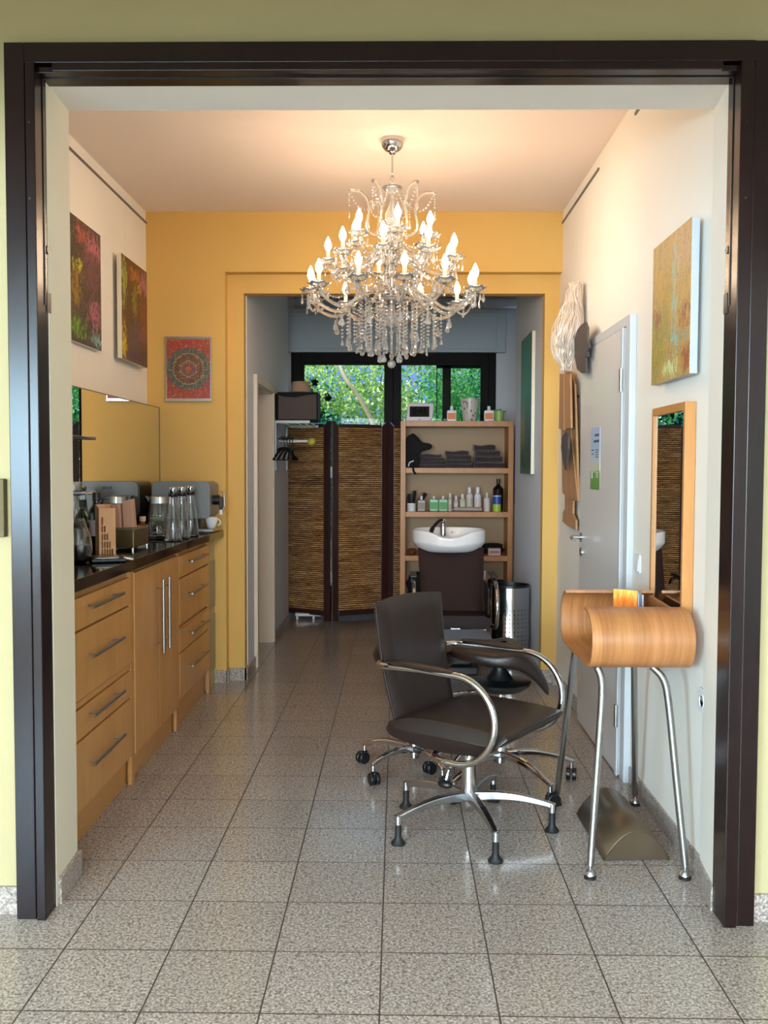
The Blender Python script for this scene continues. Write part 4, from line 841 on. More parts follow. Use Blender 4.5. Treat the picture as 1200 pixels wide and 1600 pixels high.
# ================================================================ WASH CHAIR WITH BASIN
wx = .375
t = thing('wash_chair', 'brown reclining wash chair with white ceramic basin behind its head', 'wash chair', (wx, 6.4, 0))
def slab(fn, w0, w1, thk, nu=12, nv=14, edge=.03):
    """sheet: fn(v)->(y,z) centre line, thickness thk, half widths from w0 to w1"""
    m = MB()
    for side in (0, 1):
        for j in range(nv):
            for i in range(nu):
                v = j/(nv-1); uu = -1+2*i/(nu-1); hw_ = w0+(w1-w0)*v; y, z = fn(v); y2, z2 = fn(min(1, v+.02)); y1, z1 = fn(max(0, v-.02)); d = Vector((y2-y1, z2-z1)).normalized()
                ed = min(1, (1-abs(uu))*hw_/edge+.15); t_ = thk/2*math.sqrt(max(0, 1-(1-ed)**2)); sg = 1 if side else -1
                m.v.append((wx+uu*hw_, y+sg*t_*d.y, z-sg*t_*d.x))
    o2 = nu*nv
    for j in range(nv-1):
        for i in range(nu-1):
            a, b, c, d = j*nu+i, j*nu+i+1, (j+1)*nu+i+1, (j+1)*nu+i; m.f += [(a, b, c, d), (o2+a, o2+d, o2+c, o2+b)]
    rm = [i for i in range(nu)]+[j*nu+nu-1 for j in range(1, nv)]+[(nv-1)*nu+i for i in range(nu-2, -1, -1)]+[j*nu for j in range(nv-2, 0, -1)]
    for q in range(len(rm)): a, b = rm[q], rm[(q+1) % len(rm)]; m.f.append((a, b, o2+b, o2+a))
    m.s = [True]*len(m.f); return m
slab(lambda v: (6.33+.24*v, .40+.42*v), .205, .232, .06).build('backrest', 'leather2', t, smooth=True)
slab(lambda v: (6.04+.32*v, .385-.01*sin(pi*v)), .235, .225, .085).build('seat', 'leather2', t, smooth=True)
slab(lambda v: (5.60+.36*v, .265+.075*v), .24, .20, .03).build('leg_rest', simple('grey_blue_leg_rest_vinyl', (104, 114, 130), .3, coat=.3), t, smooth=True)
MB().tube([(wx-.245, 5.60, .262), (wx-.20, 5.97, .345), (wx+.20, 5.97, .345), (wx+.25, 5.58, .258)], .009, 8).box(wx-.03, wx+.03, 5.96, 6.02, .33, .36).build('leg_rest_frame', 'chrome', t)
MB().box(wx-.13, wx+.13, 6.2, 6.75, .06, .34).build('pedestal', 'black', t, bevel=.02)
MB().box(wx-.17, wx+.17, 6.2, 6.90, 0, .06).build('base_plate', 'black', t, bevel=.01)
MB().box(wx-.09, wx+.09, 6.62, 6.80, .06, .82).build('basin_column', 'black', t, bevel=.02)
for s in (-1, 1):
    x = wx+s*.268
    p = [(x, 6.46, .60), (x, 6.40, .645), (x, 6.25, .652), (x, 6.12, .64)]+[(x, 6.12+.15*cos(R(a)), .49+.15*sin(R(a))) for a in range(90, 271, 20)]+[(x, 6.2, .335), (x-s*.05, 6.26, .335)]
    ar = MB().tube(smoothpath(p, 3), .0135, 12).build('armrest', 'chrome', t)
    MB().box(x-.022, x+.022, 6.14, 6.40, .664, .680).build('arm_pad', 'black', ar, bevel=.006)
    if s > 0: MB().prism([(6.10, .60), (6.42, .62), (6.42, .40), (6.2, .36), (6.12, .42)], x-.05, x-.035, 'x').build('side_panel', 'black', ar, bevel=.005)
bx, by = wx-.010, 6.68
def basin(u, v):
    a = 2*pi*u; c, s_ = cos(a), sin(a); ex = abs(c)**.8*(1 if c > 0 else -1); ey = abs(s_)**.8*(1 if s_ > 0 else -1)
    fr = math.exp(-((a-1.5*pi)/.40)**2); zt = .952-.048*fr
    if v < .5:   # outer skin from bottom to rim
        w = v/.5; r = .60+.40*min(1, (w/.55))**.5 if w < .55 else 1.0; z = .795+(zt-.795)*(w**1.25)
    else:
        w = (v-.5)/.5; r = .955*(1-w**1.6) + .0; z = zt-.006-(.12-.03*fr)*min(1, w*2.2)**.8
        if w < .12: z = zt; r = 1-.05*w/.12
    return (bx+.262*r*ex, by+.25*r*ey, z)
MB().surf(basin, 56, 30, True).build('basin', 'ceramic', t, smooth=True)
fc = MB().lathe([(.026, .90), (.024, .96), (.022, .985), (.016, .992), (.001, .993)], 20, Matrix.Translation((bx-.035, by+.10, 0))).build('faucet', 'chrome', t)
MB().tube(smoothpath([(bx-.035, by+.10, .985), (bx-.04, by+.09, 1.01), (bx-.07, by+.05, 1.005), (bx-.11, by+.0, .965), (bx-.125, by-.02, .935)], 4), [.012]*13+[.016]*4, 10).build('spray_hose', 'black', fc)
MB().bar([(bx-.035, by+.10, .992), (bx-.03, by+.06, 1.012), (bx-.028, by+.02, 1.018)], .022, .01).build('tap_lever', 'chrome', fc, bevel=.003)
MB().ball((bx+.03, by+.09, .925), .008, 8).build('plug_button', 'chrome', fc)

# waste bin
def binmat():
    n = N('perforated_steel'); tc = n.n('ShaderNodeTexCoord'); mp = n.n('ShaderNodeSeparateXYZ', {0: tc.outputs['Object']})
    a = n.math('MULTIPLY', n.math('ARCTAN2', mp.outputs[1], mp.outputs[0]), 28/(2*pi)*1.0); z = n.math('MULTIPLY', mp.outputs[2], 1/.030)
    fa = n.math('SUBTRACT', n.math('FRACT', a), .5); fz = n.math('SUBTRACT', n.math('FRACT', z), .5)
    d = n.math('ADD', n.math('MULTIPLY', fa, fa), n.math('MULTIPLY', fz, fz))
    inz = n.math('MULTIPLY', n.math('LESS_THAN', mp.outputs[2], .43), n.math('GREATER_THAN', mp.outputs[2], .06))
    hole = n.math('MULTIPLY', n.math('LESS_THAN', d, .018), inz)
    n.p(base=n.mix(hole, (.62, .62, .62, 1), (.02, .02, .02, 1)), metal=n.math('SUBTRACT', 1.0, hole), rough=.17); return n.m
t = thing('waste_bin', 'perforated shiny steel waste bin standing beside the wash chair', 'bin', (.793, 6.55, 0))
T_ = Matrix.Translation((.793, 6.55, 0))
MB().lathe([(.134, .012), (.134, .568), (.130, .568), (.130, .02), (.001, .02)], 48, T_).build('body', binmat(), t)
MB().lathe([(.136, .560), (.138, .566), (.136, .574), (.128, .574), (.127, .50)], 48, T_, cap=False).build('rim', 'black', t)
MB().lathe([(.135, 0), (.136, .014), (.001, .014)], 40, T_).build('base_ring', 'black', t)

# ================================================================ BEECH SHELF UNIT AND CONTENTS
SX0, SX1, SY0, SY1 = .021, .994, 8.05, 8.36
t = thing('shelf_unit', 'beech shelf unit with towels and hair products behind wash chair', 'shelf', ((SX0+SX1)/2, 8.2, 0))
MB().box(SX0, SX0+.045, SY0, SY1, 0, 1.795).build('side_panel', 'beech', t, bevel=.002)
MB().box(SX1-.045, SX1, SY0, SY1, 0, 1.795).build('side_panel', 'beech', t, bevel=.002)
MB().box(SX0+.045, SX1-.045, SY0, SY1, 1.748, 1.795).build('top_board', 'beech', t, bevel=.002)
ZS = [1.392, 1.013, .632, .25]
for z in ZS: MB().box(SX0+.045, SX1-.045, SY0+.004, SY1, z-.046, z).build('shelf_board', 'beech', t, bevel=.002)
MB().box(SX0+.045, SX1-.045, SY0+.02, SY1, .0, .07).build('plinth', 'beech', t)
MB().box(SX0+.045, SX1-.045, SY1-.008, SY1-.002, .07, 1.748).build('back_panel', simple('beige_back_panel', (170, 142, 108), .6), t)
def sx_(px): return (px-621.8)/CF*8.14
def wh(px0, px1): return (px1-px0)/CF*8.14
# towels: every folded towel is a thing
def towel(x0, x1, z0, h, k, label, mat='towel', wav=0):
    def f(u, v):
        a = 2*pi*u; q = lambda e: (abs(e)**.35)*(1 if e > 0 else -1)
        x = (x0+x1)/2+(x1-x0)/2*(-1+2*v); z = z0+h/2+h/2*q(sin(a))+wav*sin(v*7+k)*.5*(1 if sin(a) > 0 else 0); y = 8.19+.105*q(cos(a))+.004*sin(v*9+k)
        return (x, y, z)
    m = MB().surf(f, 20, 12, True); m.f += [tuple(range(20)), tuple(11*20+i for i in range(20))]; m.s += [False, False]
    o = m.build('folded_towel', mat, origin=((x0+x1)/2, 8.19, z0)); tag(o, label, 'towel', 'folded dark brown towels on the upper shelf'); return o
ords = ['bottom', 'second', 'third', 'fourth', 'top']
for nm, a, b, n_, hh in (('left', 656, 696, 4, .030), ('middle', 697, 738, 4, .037), ('right', 741, 789, 4, .050)):
    for i in range(n_):
        j = (i*37 % 5-2)*.004
        sh = .012*(n_-1-i) if nm == 'right' else .0
        towel(sx_(a)+j, sx_(b)+j-(.03*i if nm == 'right' else .012*i), ZS[0]+.001+i*hh, hh-.002, i+a, f'dark brown folded towel, {["bottom","second lowest","second highest","topmost"][i]} of the {nm} towel stack', wav=.010 if i == n_-1 else .003)
t = thing('black_bag', 'black crumpled cloth bag left of the towels on upper shelf', 'bag', (sx_(648), 8.18, ZS[0]))
m = MB(); rr = random.Random(5)
bo = [(634, 737), (634, 690), (640, 686), (645, 683), (653, 690), (659, 698), (668, 699), (675, 701), (674, 708), (664, 710), (657, 712), (656, 737)]
m.prism([(sx_(a), ZS[0]+.002+(737-b)/CF*8.14) for a, b in bo], 8.10, 8.28, 'y'); m.build('body', 'blackcloth', t, bevel=.018, seg=4)
MB().tube(smoothpath([(sx_(646), 8.09, ZS[0]+.03), (sx_(645), 8.045, ZS[0]+.01), (sx_(646), 8.035, ZS[0]-.03), (sx_(649), 8.035, ZS[0]-.055)], 4), .006, 6, flat=2).build('strap', 'blackcloth', t)
MB().tube(smoothpath([(sx_(638), 8.085, ZS[0]+.012), (sx_(640), 8.082, ZS[0]+.045), (sx_(646), 8.08, ZS[0]+.06)], 4), .006, 8).build('white_edge', 'whitep', t)
# top of the unit
t = thing('digital_clock', 'pale digital table clock with dark display on the shelf unit', 'clock', (sx_(655), 8.12, 1.795))
zc = 1.795
MB().prism([(sx_(633), zc), (sx_(672), zc), (sx_(675), zc+.02), (sx_(677), zc+.145), (sx_(675), zc+.158), (sx_(642), zc+.158), (sx_(637), zc+.15), (sx_(634), zc+.02)], 8.11, 8.135, 'y').build('case', simple('pale_pink_grey_plastic', (196, 182, 186), .35), t, bevel=.006, seg=3)
MB().box(sx_(639.5), sx_(670), 8.106, 8.111, zc+.038, zc+.128).build('display', simple('dark_lcd', (44, 44, 40), .8, spec=.0), t)
tc_ = bpy.data.curves.new('clock_digits', 'FONT'); tc_.body = '0:45'; tc_.size = .075; tc_.align_x = 'CENTER'; tc_.align_y = 'CENTER'; tc_.extrude = .0006
tq = bpy.data.objects.new('tmp', tc_); COL.objects.link(tq); bpy.context.view_layer.update(); tme = bpy.data.meshes.new_from_object(tq.evaluated_get(bpy.context.evaluated_depsgraph_get())); bpy.data.objects.remove(tq)
to = bpy.data.objects.new('clock_digits', tme); COL.objects.link(to); to.parent = t; to.rotation_euler = (R(90), 0, 0); to.location = (sx_(655)-sx_(655), 8.1052-8.12, .083); tme.materials.clear(); tme.materials.append(simple('lcd_digit', (20, 20, 19), .8, spec=0.0))
MB().box(sx_(654), sx_(656), 8.107, 8.111, zc+.012, zc+.018).build('brand_mark', 'black', t)
def sqbottle(px0, px1, zb, hb, label, mat, capmat='whitep', labc=None, cap=(.35, .25), y=8.12, name='product_bottle', group='hair product bottles', cat='bottle'):
    x0, x1 = sx_(px0), sx_(px1); xm = (x0+x1)/2; w = (x1-x0)/2
    t = thing(name, label, cat, (xm, y, zb), 0, group); m = Matrix.Translation((xm, y, zb))
    bh = hb*(1-cap[1])
    MB().prism(rrect(x0, x1, zb, zb+bh, w*.3, 4), y-.022, y+.022, 'y').build('body', mat, t, bevel=.006, seg=3)
    MB().lathe([(w*cap[0], bh), (w*cap[0], hb-.003), (w*cap[0]*.8, hb), (.001, hb)], 14, m).build('cap', capmat, t)
    if labc: MB().box(x0+w*.18, x1-w*.18, y-.0235, y-.0222, zb+bh*.18, zb+bh*.75).build('label', labc, t)
    return t
M['orange'] = simple('orange_label', (224, 128, 60), .5)
TG = 'identical white bottles with orange labels'
sqbottle(697.5, 712, 1.795, .132, 'white bottle with orange label left of the patterned vase', 'whitep', 'whitep', 'orange', (.35, .28))
sqbottle(755, 770, 1.795, .132, 'white bottle with orange label left of the green pot', 'whitep', 'whitep', 'orange', (.35, .28))
t = thing('patterned_vase', 'grey white speckled vase on top of the shelf unit', 'vase', (sx_(733), 8.14, 1.795)); m = Matrix.Translation((sx_(733), 8.14, 1.795))
nv_ = N('speckled_ceramic'); v_ = nv_.coord(); vo = nv_.n('ShaderNodeTexVoronoi', {'Vector': v_, 'Scale': 28.0}); nv_.p(base=nv_.ramp(vo.outputs['Distance'], [(.22, lin((110, 90, 96))), (.30, lin((204, 198, 188)))]), rough=.3)
MB().lathe([(.055, 0), (.058, .004), (.066, .07), (.078, .16), (.080, .195), (.077, .197), (.073, .16), (.06, .07), (.05, .01), (.001, .01)], 32, m).build('body', nv_.m, t)
t = thing('succulent_pot', 'small light green pot with succulent at the shelf unit right end', 'potted plant', (sx_(778.5), 8.14, 1.795)); m = Matrix.Translation((sx_(778.5), 8.14, 1.795))
MB().lathe([(.036, 0), (.045, .08), (.046, .092), (.042, .092), (.036, .075), (.001, .075)], 28, m).build('pot', simple('light_green_ceramic', (150, 180, 96), .35), t)
sl = MB(); rr = random.Random(9)
for i in range(38):
    a = rr.uniform(0, 6.28); b = rr.uniform(.3, 1.4); L = rr.uniform(.03, .055); d = Vector((cos(a)*cos(b), sin(a)*cos(b), sin(b)*.8)); p = Vector((sx_(778.5)+rr.uniform(-.02, .02), 8.14+rr.uniform(-.02, .02), 1.87))
    sl.tube([p, p+d*L*.5, p+d*L], [.004, .006, .001], 5)
sl.build('leaves', simple('succulent_green', (90, 140, 90), .4), t)
tag(MB().lathe([(.03, 0), (.036, .006), (.032, .006), (.001, .003)], 20, Matrix.Translation((sx_(768), 8.09, 1.7955))).build('white_dish', 'ceramic', origin=(sx_(768), 8.09, 1.7955)), 'tiny white dish before the succulent pot', 'dish')
# middle shelf bottles
z = ZS[1]+.0005
M['greenb'] = simple('light_green_gel', (120, 176, 134), .25, coat=.3); M['clearb'] = simple('frosted_beige_bottle', (196, 188, 170), .35, coat=.2); M['brownb'] = simple('brown_clear_bottle', (110, 96, 88), .25)
M['blue'] = simple('blue_tin_print', (40, 80, 170), .4); M['lime'] = simple('lime_print', (170, 200, 60), .4)
sqbottle(671, 685, z, .135, 'light green square bottle, left one of the green pair', 'greenb', 'whitep', simple('green_label', (90, 160, 90), .5), (.28, .2))
sqbottle(685.3, 699.5, z, .135, 'light green square bottle, right one of the green pair', 'greenb', 'whitep', simple('green_label', (90, 160, 90), .5), (.28, .2), y=8.125)
def rbottle(px0, px1, h, label, mat='clearb', cap='whitep', zb=None, y=8.13, cf=.55, lab=None, name='product_bottle'):
    x0, x1 = sx_(px0), sx_(px1); r = (x1-x0)/2; xm = (x0+x1)/2; zb = z if zb is None else zb
    t = thing(name, label, 'bottle', (xm, y, zb), 0, 'hair product bottles'); m = Matrix.Translation((xm, y, zb))
    MB().lathe([(r*.9, 0), (r, .004), (r, h*.62), (r*.8, h*.72), (r*.45, h*.75)], 20, m).build('body', mat, t)
    MB().lathe([(r*cf, h*.745), (r*cf, h-.003), (r*cf*.8, h), (.001, h)], 16, m).build('cap', cap, t)
    if lab: MB().lathe([(r*1.01, h*.12), (r*1.01, h*.55)], 20, m, cap=False).build('label', lab, t)
rbottle(699.7, 707, .158, 'narrow beige bottle right of the two green bottles', y=8.15)
rbottle(708.5, 716, .138, 'short beige bottle before the two tall white bottles', lab='label', y=8.11)
rbottle(718, 727.5, .152, 'cream bottle touching the left tall white bottle', lab=simple('cream_print', (206, 206, 176), .5), y=8.13)
rbottle(728, 739.5, .212, 'tall white bottle, left one of the tall pair', 'label', lab='clearb', y=8.16)
rbottle(741, 752.5, .212, 'tall white bottle, right one of the tall pair', 'whitep', lab='label', y=8.16)
rbottle(755.5, 765.5, .165, 'slim white pump bottle left of the blue tin', 'label', cf=.3, y=8.12)
t = thing('blue_tin', 'blue and lime green tin before the black bottle', 'tin', (sx_(776), 8.115, z)); m = Matrix.Translation((sx_(776), 8.115, z)); r = wh(770, 783)/2
MB().lathe([(r, 0), (r, .065)], 24, m).build('lime_band', 'lime', t); MB().lathe([(r, .0652), (r, .132)], 24, m).build('blue_band', 'blue', t); MB().lathe([(r*1.03, .1322), (r*1.03, .14), (.001, .141)], 24, m).build('lid', 'whitep', t)
bottle('black_bottle', 'large black round-shouldered bottle at right end of product shelf', sx_(779.5), 8.21, wh(771, 788)/2, .285, 'darkglass', .3, 'black', z=z, capr=.016)
t = thing('white_jar', 'white printed jar holding black combs at product shelf left end', 'jar', (sx_(643), 8.12, z)); m = Matrix.Translation((sx_(643), 8.12, z))
MB().lathe([(.036, 0), (.038, .005), (.038, .062), (.036, .070), (.030, .070), (.032, .01), (.001, .01)], 24, m).build('body', 'ceramic', t)
dt = MB()
for i in range(9): a = -2.3+i*.18; dt.ball((sx_(643)+.0385*sin(a+.8), 8.12-.0385*cos(a+.8), z+.02+.017*(i % 3)), .004, 6)
dt.build('dots', 'black', t)
for i, (p0, p1, tilt, lb) in enumerate(((634, 642, 0, 'black upright brush leaning at the left side panel'), (641, 649, .1, 'black upright comb in the white jar'), (655, 664, .55, 'black comb leaning to the right over the brown bottle'))):
    x = sx_((p0+p1)/2); w_ = wh(p0, p1)/2
    cmb = thing('hair_comb', lb, 'comb', (x, 8.14, z), 0, 'black combs on the product shelf')
    T_ = Matrix.Translation((x-.04*(i == 2), 8.15+.01*i, z+(.05 if i else 0))) @ Matrix.Rotation(tilt, 4, 'Y')
    MB().box(-w_*.3, w_*.9, -.006, .006, 0, .15 if i == 0 else .13, T_).build('comb_back', 'blackcloth', cmb)
    tm = MB()
    for q in range(12): tm.box(-w_, -w_*.3, -.003, .003, .02+q*.009, .024+q*.009, T_)
    tm.build('teeth', 'blackcloth', cmb)
sqbottle(652, 665, z, .135, 'brown square bottle with white cap below the leaning comb', 'brownb', 'whitep', simple('dim_label', (150, 130, 120), .5), (.3, .25), y=8.10)
tag(MB().tube(smoothpath([(sx_(704), 8.075, z+.014), (sx_(710), 8.075, z+.02), (sx_(712), 8.075, z+.022), (sx_(752), 8.078, z+.022)], 3), [.006, .006, .006, .014]+[.019]*6, 12).build('spray_tube', simple('clear_grey_tube', (170, 158, 146), .2, coat=.4), origin=(sx_(730), 8.078, z)), 'lying translucent tube in front of the product bottles', 'tube')
tag(MB().tube([(sx_(783), 8.045, z-.005), (sx_(787), 8.045, z+.045), (sx_(790), 8.045, z+.0), (sx_(786), 8.044, z-.03)], .0025, 6, True).build('wire_pendant', 'chrome', origin=(sx_(787), 8.045, z)), 'small triangular wire pendant hanging at the product shelf edge', 'pendant')
# third shelf
z3 = ZS[2]+.0005
t = thing('pink_box', 'small pink and white box on the lower shelf right side', 'box', (sx_(772.5), 8.12, z3))
MB().box(sx_(763), sx_(782), 8.09, 8.16, z3, z3+.062).build('carton', simple('pale_pink_card', (214, 188, 186), .5), t, bevel=.002); MB().box(sx_(765), sx_(780), 8.0885, 8.09, z3+.02, z3+.04).build('label', simple('rose_print', (176, 120, 120), .5), t)
def lump(name, label, cat, x0, x1, y0, y1, z0, z1, mat, seed):
    rr = random.Random(seed); ph = [rr.uniform(0, 6) for _ in range(6)]
    def f(u, v):
        a = 2*pi*u; b = pi*v; q = 1+.12*sin(3*a+ph[0])+.10*sin(5*a+ph[1]+3*b)+.08*sin(7*b+ph[2])
        s = sin(b)**.6
        return ((x0+x1)/2+(x1-x0)/2*cos(a)*s*q*.9, (y0+y1)/2+(y1-y0)/2*sin(a)*s*q*.9, z0+(z1-z0)*max(0, min(1.06, .5+.5*-cos(b)*(1+.06*sin(4*a+ph[3])))))
    return tag(MB().surf(f, 28, 14, True).build(name, mat, origin=((x0+x1)/2, (y0+y1)/2, z0)), label, cat)
lump('black_cloth_bundle', 'black crumpled bundle behind the pink box', 'cloth', sx_(752), sx_(791), 8.17, 8.33, z3, z3+.095, 'blackcloth', 1)
lump('orange_sponge', 'amber brown sponge on the lower shelf left of basin', 'sponge', sx_(636), sx_(652), 8.08, 8.2, z3, z3+.055, simple('amber_sponge', (120, 74, 30), .7), 2)
z4 = ZS[3]+.0005
lump('dark_bag', 'dark bag on the lowest shelf behind the wash chair arm', 'bag', sx_(634), sx_(672), 8.09, 8.3, z4, z4+.22, 'blackcloth', 4)
rbottle(755, 762, .245, 'white capped bottle on lowest shelf right of the wash chair', 'clearb', zb=z4, y=8.14)
tag(MB().box(sx_(766), sx_(790), 8.09, 8.3, z4, z4+.15).build('storage_box', 'blackcloth', bevel=.006, origin=(sx_(779), 8.2, z4)), 'black storage box on the lowest shelf beside the bin', 'box')

# ================================================================ FOLDING SCREEN
t = thing('folding_screen', 'three-panel folding screen of dark wood and woven seagrass', 'folding screen', (-.45, 8.45, 0))
def panel(a, b):
    a = Vector((a[0], a[1], 0)); b = Vector((b[0], b[1], 0)); d = b-a; L = d.length; ang = math.atan2(d.y, d.x)
    Tm = Matrix.Translation(a) @ Matrix.Rotation(ang, 4, 'Z')
    f = MB()
    for x0, s in ((0, 1), (L-.062, -1)):
        top = [(x0, 0), (x0+.062, 0), (x0+.062, 1.755)] + ([(x0+.05, 1.80), (x0+.012, 1.81), (x0, 1.81)] if s > 0 else [(x0+.062, 1.81), (x0+.05, 1.81), (x0+.012, 1.80), (x0, 1.765)])
        if s < 0: top = [(x0, 0), (x0+.062, 0), (x0+.062, 1.81), (x0+.045, 1.81), (x0, 1.765)]
        else: top = [(x0, 0), (x0+.062, 0), (x0+.062, 1.765), (x0+.017, 1.81), (x0, 1.81)]
        f.prism(top, -.014, .014, 'y', Tm)
    f.box(.062, L-.062, -.012, .012, 1.752, 1.785, Tm).box(.062, L-.062, -.012, .012, .045, .09, Tm)
    p = f.build('panel_frame', 'dark_wood', t, bevel=.002)
    MB().box(.062, L-.062, -.008, .008, .09, 1.752, Tm).build('woven_panel', 'weave', p)
A_, B_, C__, D_ = (-1.11, 8.66), (-.61, 8.385), (-.1, 8.62), (.32, 8.42)
panel(A_, B_); panel((B_[0]+.014, B_[1]+.002), C__); panel((C__[0]+.014, C__[1]), D_)
MB().cyl((B_[0]+.007, B_[1]+.012, .35), (B_[0]+.007, B_[1]+.012, .45), .006, n=8).cyl((B_[0]+.007, B_[1]+.012, 1.3), (B_[0]+.007, B_[1]+.012, 1.4), .006, n=8).build('hinge', 'steel', t)
tag(MB().prism(rrect(-.94, -.70, 8.48, 8.62, .02, 3), .03, .055, 'z').box(-.78, -.76, 8.5, 8.6, 0, .031).box(-.93, -.91, 8.5, 8.6, 0, .031).build('floor_scale', 'whitep', bevel=.003, origin=(-.82, 8.55, 0)), 'flat white bathroom scale behind the folding screen foot', 'scale')

# ================================================================ COAT RACK, CASE, HAT, HANGERS
t = thing('coat_rack', 'grey wall coat rack with slatted shelf on passage wall', 'coat rack', (-.97, 7.8, 1.35))
MB().box(-.988, -.965, 7.41, 7.44, 1.365, 1.765).build('wall_bar', 'greysteel', t, bevel=.002); MB().box(-.988, -.97, 8.20, 8.23, 1.365, 1.765).build('wall_bar', 'greysteel', t, bevel=.002)
MB().box(-.968, -.70, 7.41, 7.435, 1.740, 1.765).build('shelf_bracket', 'greysteel', t, bevel=.002); MB().box(-.968, -.70, 8.205, 8.23, 1.74, 1.765).build('shelf_bracket', 'greysteel', t, bevel=.002)
for i in range(5): MB().cyl((-.945+i*.055, 7.435, 1.752), (-.945+i*.055, 8.205, 1.752), .008, n=8).build('shelf_rod', 'chrome', t)
MB().cyl((-.965, 7.60, 1.605), (-.73, 7.60, 1.605), .011, n=12).build('peg', 'whitep', t)
MB().ball((-.705, 7.60, 1.60), .034, 20).build('knob', simple('yellow_green_knob', (186, 176, 70), .5), t)
MB().cyl((-.966, 7.50, 1.622), (-.84, 7.50, 1.622), .006, n=8).build('hanger_rail', 'black', t)
for i in range(5):
    x = -.935+i*.022; hg = thing('clothes_hanger', ['black clothes hanger nearest the passage wall, leftmost of the bunch', 'black clothes hanger second from the passage wall on the rack', 'black clothes hanger in the middle of the hanging bunch', 'black clothes hanger second from the right in the bunch', 'black clothes hanger rightmost of the bunch, nearest the peg'][i], 'hanger', (x, 7.50, 1.62), 0, 'black clothes hangers on the coat rack')
    T_ = Matrix.Translation((x, 7.50, 1.622)) @ Matrix.Rotation(R(72+9*(i-2)), 4, 'Z'); sp_ = .018*(i-2)
    pp = [(0.0, 0, -.012), (.014, 0, .006), (.004, 0, .018), (-.012, 0, .006), (-.006, 0, -.03), (0, 0, -.075)]
    MB().tube([T_ @ Vector(p) for p in smoothpath(pp, 4)], .0035, 6).build('hook', 'black', hg)
    sh = [(-.17, 0, -.17), (-.10, 0, -.115), (0, 0, -.075), (.10, 0, -.115), (.17, 0, -.17)]
    MB().tube([T_ @ (Vector(p)+Vector((0, sp_*(-p[2])*3, 0))) for p in smoothpath(sh, 4)], .009, 8).tube([T_ @ (Vector(p)+Vector((0, sp_*(-p[2])*3, 0))) for p in [(-.17, 0, -.17), (.17, 0, -.17)]], .005, 6).build('shoulder', 'black', hg)
t = thing('equipment_case', 'grey brown soft case with black edges on the coat rack', 'case', (-.81, 7.60, 1.766))
MB().box(-.965, -.645, 7.47, 7.74, 1.767, 1.985).build('body', 'brownbag', t, bevel=.012, seg=3)
c8 = [(-.963, 1.769), (-.647, 1.769), (-.647, 1.983), (-.963, 1.983)]
for yy in (7.472, 7.738): MB().tube([(a, yy, b) for a, b in c8], .009, 8, True).build('edge_binding', 'blackcloth', t)
MB().prism([(-.965, 1.992), (-.645, 1.992), (-.645, 1.975), (-.73, 1.968), (-.82, 1.95), (-.92, 1.955), (-.965, 1.972)], 7.462, 7.75, 'y').build('lid_flap', 'blackcloth', t, bevel=.004)
MB().tube(smoothpath([(-.972, 7.5, 1.98), (-.983, 7.52, 1.90), (-.980, 7.52, 1.82), (-.970, 7.5, 1.775)], 4), .010, 6, flat=2).build('strap', 'blackcloth', t)
t = thing('straw_hat', 'straw hat with dark band on top of the case', 'hat', (-.79, 7.60, 1.993)); m = Matrix.Translation((-.79, 7.60, 1.994))
st = N('straw'); wv = st.n('ShaderNodeTexWave', {'Vector': st.coord(), 'Scale': 40.0, 'Distortion': .5}, bands_direction='Z'); st.p(base=st.ramp(wv.outputs[0], [(.2, lin((150, 118, 96))), (.8, lin((198, 164, 138)))]), rough=.8, normal=st.bump(wv.outputs[0], .5, .004))
MB().lathe([(.105, 0), (.112, .004), (.085, .008), (.082, .03), (.074, .085), (.066, .092), (.001, .094)], 32, m).build('crown', st.m, t)
MB().lathe([(.0835, .009), (.0815, .032)], 32, m, cap=False).build('band', simple('dark_hat_band', (50, 32, 28), .8), t)
# two dark pompoms hanging at the window
for i, (px, py_) in enumerate(((492, 598), (512.5, 621.5))):
    p = AY(px, py_, 8.88); pp = MB(); rr = random.Random(20+i)
    for q in range(120):
        d = Vector((rr.gauss(0, 1), rr.gauss(0, 1), rr.gauss(0, 1))).normalized(); pp.tube([p, p+d*.028, p+d*(.036+rr.uniform(0, .01))], [.003, .003, .001], 4)
    o = thing('window_pompom', ['dark spiky ball hanging high before left garden pane', 'dark spiky ball hanging lower before left garden pane'][i], 'ornament', tuple(p), 0, 'dark balls at the garden window')
    pp.build('spikes', 'blackcloth', o); MB().cyl(p, (p.x, p.y, 2.49), .0008, n=5).build('thread', 'black', o)

# ================================================================ CHANDELIER
cx, cy = -.034, 4.66
chd = thing('chandelier', 'large lit crystal chandelier with three tiers of candle bulbs', 'chandelier', (cx, cy, 3.0))
T_ = Matrix.Translation((cx, cy, 0))
MB().lathe([(.058, 3.0), (.058, 2.985), (.050, 2.962), (.034, 2.945), (.018, 2.938), (.014, 2.93), (.001, 2.93)], 28, T_).build('canopy', 'chrome', chd)
MB().cyl((cx, cy, 2.935), (cx, cy, 2.845), .005, n=10).build('rod', 'chrome', chd)
for i in range(4):
    z = 2.845-.022*i; a = 0 if i % 2 else pi/2
    MB().tube([(cx+.009*cos(b/8*6.283)*cos(a), cy+.009*cos(b/8*6.283)*sin(a), z-.011+.015*sin(b/8*6.283)) for b in range(8)], .0022, 6, True).build('chain_link', 'chrome', chd)
